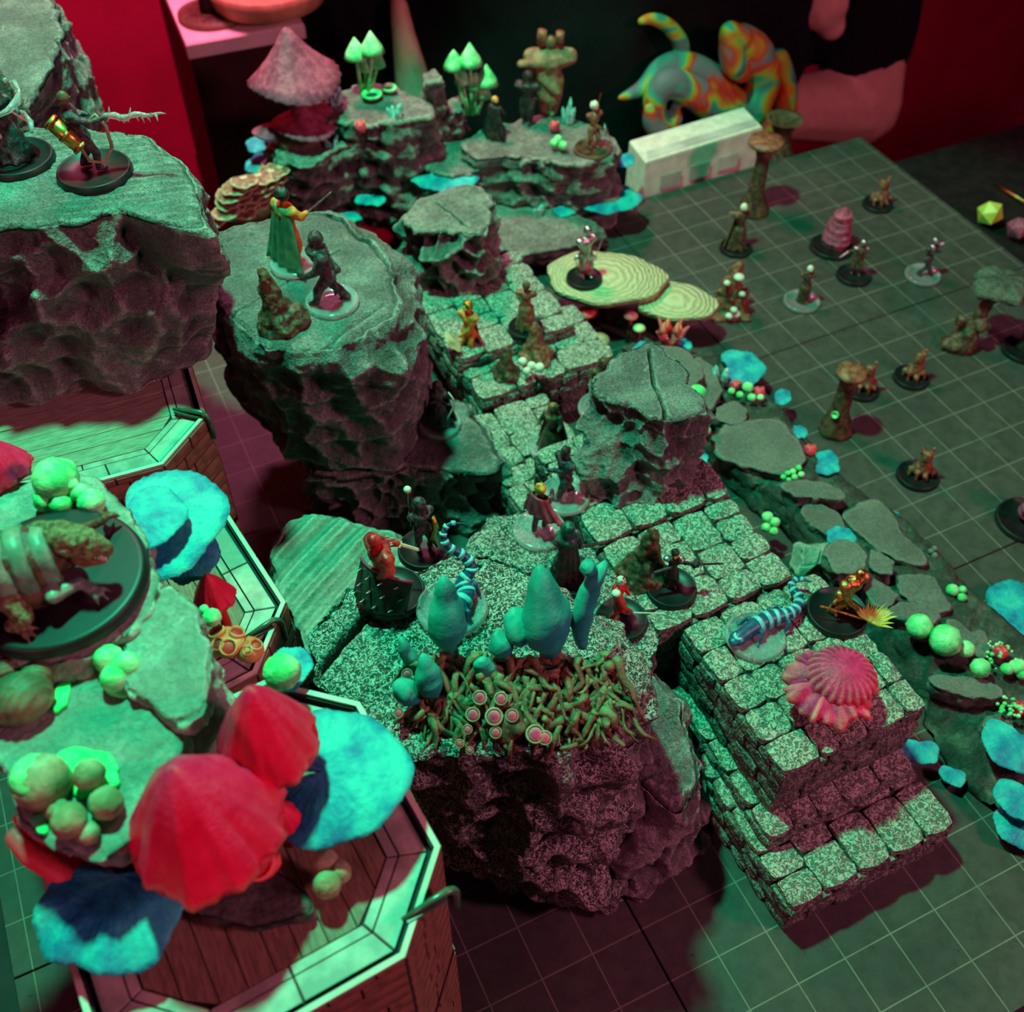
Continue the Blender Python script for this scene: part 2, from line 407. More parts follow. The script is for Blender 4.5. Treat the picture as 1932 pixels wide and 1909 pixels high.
for x0 in (-21.35, -11, -1):
    for y0, y1 in ((-12, -4), (-4, 4), (4, 12)):
        x1 = {-21.35: -11, -11: -1, -1: 9.2}[x0]
        e = .015
        G().prism([(x0 + e, y0 + e), (x1 - e, y0 + e), (x1 - e, y1 - e), (x0 + e, y1 - e)], -.45, 0, .018).wbuild('mat_panel', M['mat'], mt, False)

# ------------------------------------------------------------------ carved rocks
def rad_fn(poly, c, N):
    p = np.array([[q[0], q[1]] for q in poly]) - c; k = len(p); d = []
    for i in range(k):
        a = p[i]; b = p[(i + 1) % k]; t = np.linspace(0, 1, 30, endpoint=False)[:, None]; d.append(a + (b - a) * t)
    d = np.concatenate(d); an = np.arctan2(d[:, 1], d[:, 0]); r = np.hypot(d[:, 0], d[:, 1]); o = np.argsort(an); an = an[o]; r = r[o]
    th = np.linspace(-np.pi, np.pi, N, endpoint=False)
    rr = np.interp(th, np.r_[an - 2 * np.pi, an, an + 2 * np.pi], np.r_[r, r, r])
    ker = np.ones(5) / 5; return np.convolve(np.r_[rr[-2:], rr, rr[:2]], ker, 'valid')
def seg_dist(P, a, b):
    a = np.array(a); b = np.array(b); d = b - a; t = np.clip(((P - a) @ d) / (d @ d + 1e-9), 0, 1)
    return np.hypot(*(P - (a + t[:, None] * d)).T)
def rock_g(rings, N=220, L=60, K=26, amp=.25, ws=1.2, fine=.06, topamp=.05, bev=.12, seed=1, cracks=(), topfn=None, strata=0, rimj=.08):
    zs = [r[0] for r in rings]; cs = []; rs = []
    for z, poly in rings:
        a = np.array([[q[0], q[1]] for q in poly]); c = (a.max(0) + a.min(0)) / 2; cs.append(c); rs.append(rad_fn(poly, c, N))
    cs = np.array(cs); rs = np.array(rs); zs = np.array(zs, float)
    th = np.linspace(-np.pi, np.pi, N, endpoint=False); ct = np.stack([np.cos(th), np.sin(th)], 1)
    V = []
    for l in range(L + 1):
        z = zs[0] + (zs[-1] - zs[0]) * l / L
        c = np.array([np.interp(z, zs, cs[:, 0]), np.interp(z, zs, cs[:, 1])])
        r = np.array([np.interp(z, zs, rs[:, i]) for i in range(N)])
        V.append(np.c_[c + ct * r[:, None], np.full(N, z)])
    P = np.concatenate(V); t = np.repeat(np.arange(L + 1) / L, N); T = np.tile(ct, (L + 1, 1))
    d1, d2 = worley(P * ws + 3.1 * seed, seed); e1, e2 = worley(P * ws * 2.3 + 1.7 * seed, seed + 5)
    fade = np.clip((1 - t) / .12, 0, 1) * .8 + .2
    d = amp * (np.minimum(d1, .9) - .6) * 2.1 + amp * .3 * (e1 - .5)
    d = d * fade + fine * fbm(P * 5, 3, seed) + rimj * fbm(P * 1.6, 3, seed + 3)
    if strata: d = d + strata * (np.floor(P[:, 2] * 3.2 + .8 * fbm(P * .8, 2, seed)) % 2 - .5)
    P[:, :2] += T * d[:, None]
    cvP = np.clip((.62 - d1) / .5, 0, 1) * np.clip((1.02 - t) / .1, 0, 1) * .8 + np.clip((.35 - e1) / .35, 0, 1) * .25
    P[:, 2] += amp * .25 * fbm(P * 2.2, 2, seed + 9) * fade * (t > 0.02)
    P[(L) * N:, 2] = zs[-1] - bev
    P[:, 2] = np.minimum(P[:, 2], zs[-1] - bev * .5); P[:N, 2] = zs[0]
    c = cs[-1]; z1 = zs[-1]; rim = P[L * N:].copy(); Cp = []
    for k in range(1, K):
        s = 1 - k / K; q = rim.copy(); q[:, :2] = c + (rim[:, :2] - c) * s
        q[:, 2] = z1 - bev * max(0, (s - .9) / .1) ** 2
        Cp.append(q)
    Cp = np.concatenate(Cp + [np.array([[c[0], c[1], z1]])])
    dz = topamp * fbm(Cp * 1.1, 4, seed + 2) + topamp * .3 * fbm(Cp * 6, 2, seed + 4)
    if topfn is not None: dz = dz + topfn(Cp)
    for pts, wd, dp in cracks:
        for a, b in zip(pts[:-1], pts[1:]):
            D = seg_dist(Cp[:, :2] + .05 * fbm(Cp * 3, 2, 9)[:, None], a, b); dz = dz - dp * np.exp(-(D / wd) ** 2)
    Cp[:, 2] += dz
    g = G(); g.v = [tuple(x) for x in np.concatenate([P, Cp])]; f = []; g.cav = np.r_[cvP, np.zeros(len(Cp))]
    R_ = L + 1 + K - 1
    base = np.arange(N); nxt = (base + 1) % N
    for l in range(R_ - 1):
        a = l * N + base; b = l * N + nxt; c_ = (l + 1) * N + nxt; d_ = (l + 1) * N + base
        f += list(zip(a.tolist(), b.tolist(), c_.tolist(), d_.tolist()))
    last = (R_ - 1) * N; ci = R_ * N
    f += [(last + j, last + (j + 1) % N, ci) for j in range(N)]; f.append(tuple(range(N))[::-1])
    g.f = f; return g
def rock(name, label, cat, rings, mat, group=None, **kw):
    return tag(rock_g(rings, **kw).build(name, M[mat]), label, cat, group)
def scale_poly(poly, k, d=(0, 0)):
    c = (sum(p[0] for p in poly) / len(poly), sum(p[1] for p in poly) / len(poly))
    return [(c[0] + (p[0] - c[0]) * k + d[0], c[1] + (p[1] - c[1]) * k + d[1]) for p in poly]

# far-left cliff on the rear tower and the taller crag behind it
cl = pol([(-60, 250), (40, 235), (200, 238), (262, 250), (320, 285), (365, 340), (386, 400), (380, 425), (330, 425), (230, 395), (150, 420), (60, 425), (0, 432), (-60, 440)], 9.6)
cl2 = pol([(-60, 300), (60, 350), (260, 380), (330, 420), (378, 520), (404, 610), (400, 655), (350, 690), (280, 722), (180, 742), (80, 760), (0, 770), (-60, 780)], 5.85)
clm = pol([(-60, 260), (60, 270), (240, 300), (330, 330), (382, 430), (408, 520), (402, 590), (360, 640), (250, 660), (150, 655), (60, 670), (0, 690), (-60, 690)], 7.0)
rock('carved_cliff', 'tall grey carved foam cliff with a flat top at upper left', 'rock', [(5.85, cl2), (7.0, clm), (8.7, scale_poly(cl, 1.08, (.06, -.02))), (9.35, scale_poly(cl, 1.045, (.03, 0))), (9.6, cl)], 'rock_big', N=360, L=110, K=50, amp=.30, ws=1.25, fine=.035, topamp=.03, bev=.10, seed=4,
     topfn=lambda P: .012 * np.sin((P[:, 1] * .93 + P[:, 0] * .2) * 34) * (P[:, 0] > -16.2))
cr = pol([(-60, -60), (60, -40), (105, 10), (122, 60), (118, 90), (100, 140), (60, 210), (20, 240), (-60, 260)], 9.0)
cr2 = pol([(-60, 60), (80, 40), (150, 100), (188, 170), (205, 245), (190, 262), (120, 262), (60, 262), (-60, 300)], 6.2)
rock('carved_crag', 'sloping grey crag rising behind the flat-topped cliff', 'rock', [(5.85, [(x, y + .5) for x, y in cr2]), (9.0, [(x, y + .35) for x, y in cr])], 'rock_big', N=260, L=70, K=40, amp=.26, ws=1.5, fine=.05, topamp=.04, bev=.15, seed=9)

# big middle-left boulder
t2 = pol([(392, 445), (440, 425), (520, 408), (600, 398), (642, 402), (668, 430), (695, 445), (725, 480), (745, 520), (748, 560), (735, 590), (705, 608), (660, 640), (625, 655), (590, 663), (545, 662), (500, 655), (465, 625), (430, 590), (402, 545), (385, 500)], 6.0)
s2 = pol([(388, 470), (520, 412), (650, 405), (740, 465), (785, 520), (806, 590), (800, 640), (765, 690), (710, 720), (640, 722), (560, 715), (490, 690), (430, 640), (396, 560)], 5.25)
m2 = pol([(400, 545), (540, 480), (700, 500), (800, 590), (806, 640), (788, 720), (745, 755), (650, 760), (560, 765), (490, 735), (420, 660), (395, 600)], 4.4)
b2 = pol([(470, 700), (600, 640), (760, 660), (800, 760), (785, 830), (735, 885), (660, 885), (600, 872), (540, 850), (480, 800), (450, 750)], 2.15)
rock('carved_boulder', 'big grey carved boulder with a flat top carrying the green-caped swordsman', 'rock', [(2.1, b2), (4.2, m2), (5.25, s2), (5.75, scale_poly(t2, 1.05, (.05, -.03))), (6.0, t2)], 'rock_big', N=340, L=100, K=46, amp=.26, ws=1.35, fine=.035, topamp=.03, bev=.10, seed=14,
     cracks=[([at(440, 590, 6).to_2d(), at(640, 470, 6).to_2d()], .03, .05), ([at(610, 655, 6).to_2d(), at(720, 575, 6).to_2d()], .03, .06), ([at(395, 460, 6).to_2d(), at(480, 440, 6).to_2d()], .03, .05)],
     topfn=lambda P: -.25 * np.clip((P[:, 0] + P[:, 1] * .25 - (-9.6)) / 1.2, 0, 1))
# ledge rock under it
t3 = pol([(560, 800), (700, 760), (830, 740), (880, 758), (905, 800), (948, 868), (930, 890), (880, 890), (800, 880), (740, 890), (660, 900), (590, 895)], 1.95)
b3 = pol([(575, 860), (700, 800), (900, 800), (945, 900), (965, 960), (950, 1000), (880, 1010), (760, 1010), (660, 995), (580, 960)], 0)
rock('carved_ledge', 'low pitted grey ledge rock at the foot of the big boulder', 'rock', [(0, b3), (1.95, t3)], 'rock_big', N=300, L=60, K=30, amp=.32, ws=2.2, fine=.05, topamp=.06, bev=.15, seed=21)

# tilted slate slab
t4 = pol([(512, 1045), (545, 985), (590, 966), (640, 972), (700, 1000), (745, 1008), (800, 1040), (790, 1120), (740, 1180), (640, 1240), (590, 1240), (560, 1180), (530, 1120)], 2.6)
b4 = pol([(505, 1080), (560, 1000), (700, 1000), (800, 1060), (800, 1200), (700, 1300), (620, 1320), (560, 1260)], 0)
ax = (at(735, 1010, 2.6) - at(560, 1200, 2.6)).to_2d().normalized(); nx = np.array([ax.y, -ax.x])
rock('slate_slab', 'tilted green-grey slate slab with parallel grooves left of the spiked-shield warrior', 'rock', [(0, b4), (2.6, t4)], 'shale_green', N=260, L=40, K=44, amp=.12, ws=2.4, fine=.04, topamp=.04, bev=.08, seed=31,
     topfn=lambda P: .05 * np.sin(P[:, :2] @ nx * 11 + .6 * fbm(P * .7, 2, 3)) + .02 * np.sin(P[:, :2] @ nx * 37))
# rear right slab under pink-caped mini
t5 = pol([(868, 1040), (890, 1005), (925, 975), (960, 968), (1040, 975), (1085, 1005), (1120, 1040), (1180, 1090), (1240, 1200), (1230, 1260), (1130, 1220), (1000, 1130), (900, 1100)], 3.0)
rock('split_rock_slab', 'flat cracked grey rock slab behind the teal mushrooms', 'rock', [(0, scale_poly(t5, 1.05)), (3.0, t5)], 'rock_worm', N=260, L=50, K=40, amp=.14, ws=2.4, fine=.05, topamp=.06, bev=.08, seed=37,
     cracks=[([at(900, 1080, 3).to_2d(), at(960, 1000, 3).to_2d()], .03, .08), ([at(1150, 1060, 3).to_2d(), at(1040, 1100, 3).to_2d()], .04, .15)])

# central foreground boulder: lower mass, cracked top plateau, right shoulder
t1 = pol([(572, 1215), (600, 1165), (650, 1105), (690, 1092), (740, 1092), (800, 1062), (850, 1040), (880, 1052), (930, 1050), (955, 1062), (1010, 1075), (1080, 1120), (1150, 1190), (1165, 1250), (1130, 1330), (1060, 1395), (940, 1420), (800, 1440), (745, 1425), (680, 1380), (630, 1325), (590, 1270)], 5.7)
m1 = pol([(600, 1230), (760, 1120), (960, 1080), (1150, 1170), (1215, 1260), (1225, 1350), (1190, 1400), (1170, 1450), (1050, 1470), (900, 1475), (780, 1475), (690, 1410), (610, 1300)], 4.9)
m1b = pol([(640, 1260), (780, 1180), (960, 1140), (1150, 1230), (1215, 1350), (1200, 1470), (1130, 1560), (1000, 1580), (880, 1560), (780, 1520), (700, 1450)], 3.0)
b1 = pol([(730, 1420), (800, 1300), (1000, 1240), (1180, 1300), (1240, 1420), (1240, 1560), (1180, 1718), (1060, 1700), (960, 1665), (930, 1640), (860, 1622), (790, 1540)], 0)
CB = thing('central_boulder', 'huge cracked grey boulder with a stippled top in the middle foreground', 'rock', (-12, -5, 0))
rpart = lambda n, r_, m, **k: rock_g(r_, **k).wbuild(n, M[m], CB)
rpart('main_mass', [(0, b1), (1.3, scale_poly(m1b, .98, (.1, -.4))), (3.0, m1b), (4.9, m1), (5.7, t1)], 'rock_worm', N=420, L=130, K=60, amp=.36, ws=1.55, fine=.05, topamp=.09, bev=.12, seed=45,
     cracks=[([at(592, 1272, 5.7).to_2d(), at(650, 1205, 5.7).to_2d(), at(685, 1160, 5.7).to_2d(), at(760, 1100, 5.7).to_2d()], .05, .8), ([at(870, 1095, 5.7).to_2d(), at(905, 1060, 5.7).to_2d()], .05, .22)])
t6 = pol([(1120, 1260), (1180, 1225), (1230, 1260), (1280, 1330), (1312, 1420), (1318, 1480), (1280, 1530), (1230, 1500), (1180, 1440), (1140, 1380)], 2.7)
b6 = pol([(1060, 1420), (1180, 1300), (1290, 1380), (1335, 1560), (1328, 1600), (1290, 1650), (1215, 1700), (1100, 1690), (1050, 1560)], 0)
rpart('shoulder', [(0, b6), (1.3, scale_poly(b6, .97, (-.15, .1))), (2.7, t6)], 'rock_big', N=260, L=70, K=34, amp=.26, ws=1.7, fine=.05, topamp=.12, bev=.2, seed=52)
t7 = pol([(1135, 1240), (1190, 1225), (1222, 1265), (1228, 1330), (1190, 1400), (1150, 1420), (1110, 1370), (1100, 1300)], 4.5)
rpart('knob', [(2.0, scale_poly(t7, 1.15, (.1, -.3))), (3.4, scale_poly(t7, 1.12)), (4.5, t7)], 'rock_big', N=180, L=50, K=24, amp=.22, ws=1.8, fine=.04, topamp=.12, bev=.3, seed=56)

# right rock pillar on the paved block
t8 = pol([(1108, 742), (1130, 700), (1150, 672), (1200, 655), (1232, 645), (1262, 662), (1300, 700), (1296, 722), (1330, 752), (1322, 775), (1270, 790), (1230, 795), (1190, 770), (1150, 762)], 5.0)
b8 = pol([(1095, 900), (1150, 840), (1280, 820), (1325, 880), (1300, 925), (1200, 958), (1125, 945), (1098, 920)], 3.0)
m8 = pol([(1085, 860), (1110, 790), (1180, 760), (1290, 770), (1318, 810), (1312, 850), (1270, 880), (1200, 885), (1130, 890), (1095, 885)], 3.8)
rock('rock_pillar', 'square grey rock pillar with a cracked flat top right of centre', 'rock', [(3.0, b8), (3.8, m8), (4.6, scale_poly(t8, 1.02)), (5.0, t8)], 'rock_big', N=300, L=80, K=44, amp=.26, ws=1.9, fine=.05, topamp=.05, bev=.08, seed=61,
     cracks=[([at(1225, 660, 5).to_2d(), at(1235, 720, 5).to_2d(), at(1262, 800, 5).to_2d()], .03, .22), ([at(1185, 760, 5).to_2d(), at(1150, 790, 5).to_2d()], .04, .2)])
# back rock pillar
t9 = pol([(752, 405), (790, 372), (830, 358), (880, 345), (918, 348), (932, 380), (930, 405), (905, 440), (860, 440), (800, 440), (765, 425)], 4.1)
b9 = pol([(800, 600), (800, 540), (880, 500), (960, 520), (970, 600), (900, 625), (830, 620)], 1.2)
rock('leaning_rock_pillar', 'craggy grey rock pillar with dark hollows and a red-lit right side', 'rock', [(1.2, b9), (2.2, scale_poly(b9, .92, (-.2, .3))), (3.2, scale_poly(t9, .95)), (4.1, t9)], 'back_rock', N=240, L=70, K=30, amp=.42, ws=1.9, fine=.06, topamp=.07, bev=.12, seed=66,
     cracks=[([at(820, 380, 4.1).to_2d(), at(880, 425, 4.1).to_2d()], .03, .15)])

# far rocks that carry the mushrooms
FAR = thing('rock_formation', 'far tiered grey rock formation crowded with glowing mushrooms', 'rock formation', (-4, 12, 0))
def frock(label, top, zt, base, zb=0, **kw):
    k = dict(N=180, L=40, K=20, amp=.18, ws=1.8, fine=.06, topamp=.06, bev=.08, strata=.10); k.update(kw)
    return rock_g([(zb, pol(base, zb)), (zt, pol(top, zt))], **k).wbuild('rock_tier', M['back_rock'], FAR)
frock('far rock shelf under the green cone mushrooms left of the bare arm', [(585, 200), (620, 170), (700, 150), (760, 165), (820, 195), (822, 222), (790, 225), (740, 235), (705, 240), (660, 235), (600, 225)], 4.0, [(640, 360), (700, 300), (830, 300), (850, 380), (830, 430), (760, 440), (690, 430)], seed=71)
frock('far low rock step under the dusty pink mushroom', [(500, 275), (560, 215), (640, 205), (705, 245), (690, 265), (640, 280), (610, 300), (560, 310), (520, 300)], 3.3, [(500, 400), (540, 340), (700, 330), (720, 420), (660, 440), (560, 450)], seed=73)
frock('far rock shelf carrying the sword-raising knight', [(860, 270), (920, 240), (1000, 215), (1080, 215), (1140, 240), (1165, 270), (1160, 300), (1100, 318), (1040, 305), (1000, 300), (940, 292), (900, 300)], 2.7, [(880, 420), (930, 360), (1080, 340), (1170, 380), (1160, 430), (1050, 440), (960, 445)], seed=75)
frock('far grey rock wall between the two shelves', [(810, 280), (850, 250), (900, 262), (925, 300), (900, 320), (850, 330), (800, 320)], 2.3, [(790, 430), (830, 370), (930, 370), (940, 430), (880, 450)], seed=77)
frock('low flat rock tier below the far shelves', [(760, 400), (900, 370), (1060, 390), (1120, 420), (1140, 450), (1060, 468), (980, 480), (940, 470), (800, 460)], 1.0, [(750, 470), (900, 400), (1060, 410), (1150, 450), (1130, 480), (1000, 500), (800, 500)], seed=79, ws=3)
(lambda r_, **k: rock_g(r_, **k).wbuild('standing_stone', M['back_rock'], FAR))([(2.4, pol([(795, 245), (840, 240), (850, 265), (800, 270)], 2.4)), (4.6, pol([(795, 140), (820, 130), (835, 150), (805, 155)], 4.6))], N=90, L=30, K=8, amp=.12, ws=2.5, fine=.05, bev=.2, seed=81)
(lambda r_, **k: rock_g(r_, **k).wbuild('standing_stone', M['back_rock'], FAR))([(2.2, pol([(825, 275), (880, 270), (890, 240), (840, 235)], 2.2)), (3.5, pol([(840, 185), (868, 180), (872, 205), (845, 210)], 3.5))], N=90, L=30, K=8, amp=.12, ws=2.5, fine=.05, bev=.2, seed=83)

# ------------------------------------------------------------------ cobbled blocks: every stone its own part
def stone_mesh(seed, nx=5, top=True):
    r = random.Random(seed); g = G(); n = nx; v = []; f = []
    for j in range(n + 1):
        for i in range(n + 1):
            x = i / n - .5; y = j / n - .5; ex = max(abs(x), abs(y)) * 2
            z = 1 - (.22 if ex > .99 else 0) + r.uniform(-.13, .13)
            if abs(x) > .49 and abs(y) > .49: x *= .9; y *= .9
            v.append((x + r.uniform(-.025, .025), y + r.uniform(-.025, .025), z))
    for j in range(n):
        for i in range(n):
            a = j * (n + 1) + i; f.append((a, a + 1, a + n + 2, a + n + 1))
    rim = [i for i in range(n + 1)] + [(j * (n + 1) + n) for j in range(1, n + 1)] + [n * (n + 1) + i for i in range(n - 1, -1, -1)] + [j * (n + 1) for j in range(n - 1, 0, -1)]
    o = len(v); v += [(v[i][0] * 1.01, v[i][1] * 1.01, 0) for i in rim]; k = len(rim)
    for i in range(k): f.append((rim[(i + 1) % k], rim[i], o + i, o + (i + 1) % k))
    g.v = v; g.f = f; me = bpy.data.meshes.new('stone'); me.from_pydata(v, [], f); me.polygons.foreach_set('use_smooth', [False] * len(me.polygons)); return me
STM = [stone_mesh(100 + i, 4) for i in range(6)]; STS = [stone_mesh(200 + i, 3) for i in range(6)]
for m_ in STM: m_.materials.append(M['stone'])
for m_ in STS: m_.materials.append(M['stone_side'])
def put(me, parent, loc, scl, rot=(0, 0, 0), name='stone'):
    o = bpy.data.objects.new(name, me); C.objects.link(o); o.parent = parent; o.location = loc; o.scale = scl; o.rotation_euler = rot; return o
def courses(L, size, r, jit=.3):
    out = []; x = 0
    while x < L - 1e-6:
        s = size * r.uniform(1 - jit, 1 + jit)
        if L - x - s < size * .5: s = L - x
        out.append((x, s)); x += s
    return out
def cobble(label, x0, x1, y0, y1, z0, z1, rows=.78, stones=.72, seed=1, along='y', side_h=.34, sides=('-x', '-y', '+x'), top=True, group='cobbled stone blocks'):
    r = random.Random(seed); cx, cy = (x0 + x1) / 2, (y0 + y1) / 2
    t = thing('cobbled_block', label, 'stone block', (cx, cy, z0), 0, group)
    hx, hy, h = (x1 - x0) / 2, (y1 - y0) / 2, z1 - z0; d = .09
    G().prism([(-hx + d, -hy + d), (hx - d, -hy + d), (hx - d, hy - d), (-hx + d, hy - d)], 0, h - .10, .03).build('core', M['mortar'], t, False)
    if top:
        A, B = (2 * hx, 2 * hy) if along == 'y' else (2 * hy, 2 * hx)
        for a, sa in courses(A, rows, r, .12):
            for b, sb in courses(B, stones, r, .35):
                u0, w0 = a + sa / 2, b + sb / 2
                X, Y, sx, sy = (u0 - hx, w0 - hy, sa, sb) if along == 'y' else (w0 - hx, u0 - hy, sb, sa)
                put(r.choice(STM), t, (X, Y, h - .16), (sx - .028, sy - .028, .16 + r.uniform(-.02, .03)), (r.uniform(-.03, .03), r.uniform(-.03, .03), r.uniform(-.03, .03)))
    for sd in sides:
        L = 2 * hy if 'x' in sd else 2 * hx
        for a, sa in courses(h - .16, side_h, r, .25):
            off = r.uniform(0, .4)
            for b, sb in courses(L, .62 if 'x' in sd else .7, r, .4):
                zc = a + sa / 2; q = b + sb / 2; dep = .11 + r.uniform(-.03, .05)
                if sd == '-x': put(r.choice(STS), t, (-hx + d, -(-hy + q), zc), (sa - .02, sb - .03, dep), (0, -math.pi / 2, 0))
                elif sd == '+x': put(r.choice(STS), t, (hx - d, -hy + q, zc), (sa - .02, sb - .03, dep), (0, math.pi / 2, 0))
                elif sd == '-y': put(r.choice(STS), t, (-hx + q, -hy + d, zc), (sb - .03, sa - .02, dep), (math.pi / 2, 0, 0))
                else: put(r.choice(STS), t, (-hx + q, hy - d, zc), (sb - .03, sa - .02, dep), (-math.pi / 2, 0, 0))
    return t
cobble('lowest cobbled step block nearest the camera on the mat', -8.75, -5.15, -9.12, -5.9, 0, 1.08, .75, .78, 3, 'y')
cobble('thin cobbled slab jutting out between the upper stair block and the lowest step', -8.55, -5.3, -8.02, -4.6, 1.1, 1.48, .7, .7, 13, 'x', sides=('-x', '-y'))
cobble('low cobbled block hidden behind the lowest step', -8.9, -5.3, -5.85, -2.2, 0, 1.38, 1, 1, 4, 'y', top=False)
cobble('upper cobbled stair block carrying the crimson brain-like mushroom', -8.3, -5.25, -7.6, -4.3, 1.45, 3.0, .62, .62, 5, 'x')
cobble('flat cobbled block carrying the man in the black coat', -8.75, -5.7, -4.2, -1.95, 1.42, 3.0, .75, .72, 6, 'y')
cobble('rubble-topped block under the square rock pillar', -8.75, -5.6, -1.85, 1.0, 0, 3.0, .9, .9, 7, 'y')
cobble('low cobbled block under the horned purple-cloaked figure', -9.2, -7.0, .6, 3.9, 0, 1.55, .8, .75, 8, 'y')
cobble('rear cobbled terrace with the twin brown rock cones', -8.6, -4.9, 4.1, 6.4, .3, 1.75, .8, .8, 9, 'x')
cobble('raised cobbled platform behind the twin brown rock cones', -8.75, -5.5, 5.2, 8.6, .9, 2.15, .8, .8, 10, 'y')

# ------------------------------------------------------------------ shale ridge with layered plates
rb = pol([(1175, 655), (1260, 640), (1330, 655), (1400, 700), (1478, 775), (1520, 840), (1600, 925), (1690, 960), (1770, 1040), (1830, 1120), (1932, 1195), (2060, 1330), (2060, 1480), (1932, 1330), (1890, 1300), (1800, 1290), (1700, 1190), (1660, 1120), (1560, 1070), (1480, 950), (1380, 880), (1330, 800)], .75)
rb0 = pol([(1150, 700), (1260, 660), (1340, 680), (1400, 710), (1485, 785), (1540, 860), (1620, 940), (1700, 980), (1780, 1060), (1850, 1140), (1932, 1215), (2080, 1380), (2080, 1620), (1932, 1580), (1870, 1530), (1790, 1455), (1730, 1340), (1650, 1250), (1560, 1130), (1470, 1000), (1380, 930), (1300, 830)], 0)
def strip(poly0, z0, poly1, z1, name, mat, seed, label, cat):
    # long curved ridge: a lofted strip between its far and near edges, dense enough to be craggy
    def rs(p, n):
        a = np.array([[q[0], q[1]] for q in p]); d = np.r_[0, np.cumsum(np.hypot(*np.diff(a, axis=0).T))]; t = np.linspace(0, d[-1], n)
        return np.c_[np.interp(t, d, a[:, 0]), np.interp(t, d, a[:, 1])]
    nA = 260; far1 = rs(poly1[0], nA); near1 = rs(poly1[1], nA); far0 = rs(poly0[0], nA); near0 = rs(poly0[1], nA)
    rows = []
    for k in range(14): t = k / 13; rows.append(np.c_[far0 * (1 - t) + far1 * t, np.full(nA, z0 + (z1 - z0) * t)])
    for k in range(1, 26): t = k / 25; rows.append(np.c_[far1 * (1 - t) + near1 * t, np.full(nA, z1)])
    for k in range(1, 22): t = k / 21; rows.append(np.c_[near1 * (1 - t) + near0 * t, np.full(nA, z1 + (z0 - z1) * t)])
    P = np.concatenate(rows); d1, d2 = worley(P * 1.3, seed); e1, e2 = worley(P * 3.1, seed + 1)
    sd = np.ones(len(P)); sd[:14 * nA] = .4
    P[:, 2] += (.28 * (d1 - .5) + .12 * (e1 - .5) + .05 * fbm(P * 4, 3, seed)) * sd; P[:, 0] += .12 * fbm(P * 1.7, 3, seed + 4); P[:, 1] += .12 * fbm(P * 1.7, 3, seed + 6)
    P[:, 2] = np.maximum(P[:, 2], 0); P[:nA, 2] = 0; P[-nA:, 2] = 0
    g = G(); g.v = [tuple(q) for q in P]; R_ = len(rows)
    g.f = [(l * nA + j, l * nA + j + 1, (l + 1) * nA + j + 1, (l + 1) * nA + j) for l in range(R_ - 1) for j in range(nA - 1)]
    g.f += [((R_ - 1) * nA + j, (R_ - 1) * nA + j + 1, j + 1, j) for j in range(nA - 1)]
    g.f += [tuple(l * nA + nA - 1 for l in range(R_)), tuple(l * nA for l in range(R_))[::-1]]
    return tag(g.build(name, mat), label, cat)
ridge = strip((rb0[:13], list(reversed([rb0[0]] + rb0[13:][::-1]))[::-1][::1] if 0 else [rb0[0]] + rb0[13:][::-1]), 0,
      (rb[:12], [rb[0]] + rb[12:][::-1]), .7, 'bark_ridge', M['bark_dark'], 91, 'long dark craggy bark ridge running down the right side of the blocks', 'rock')
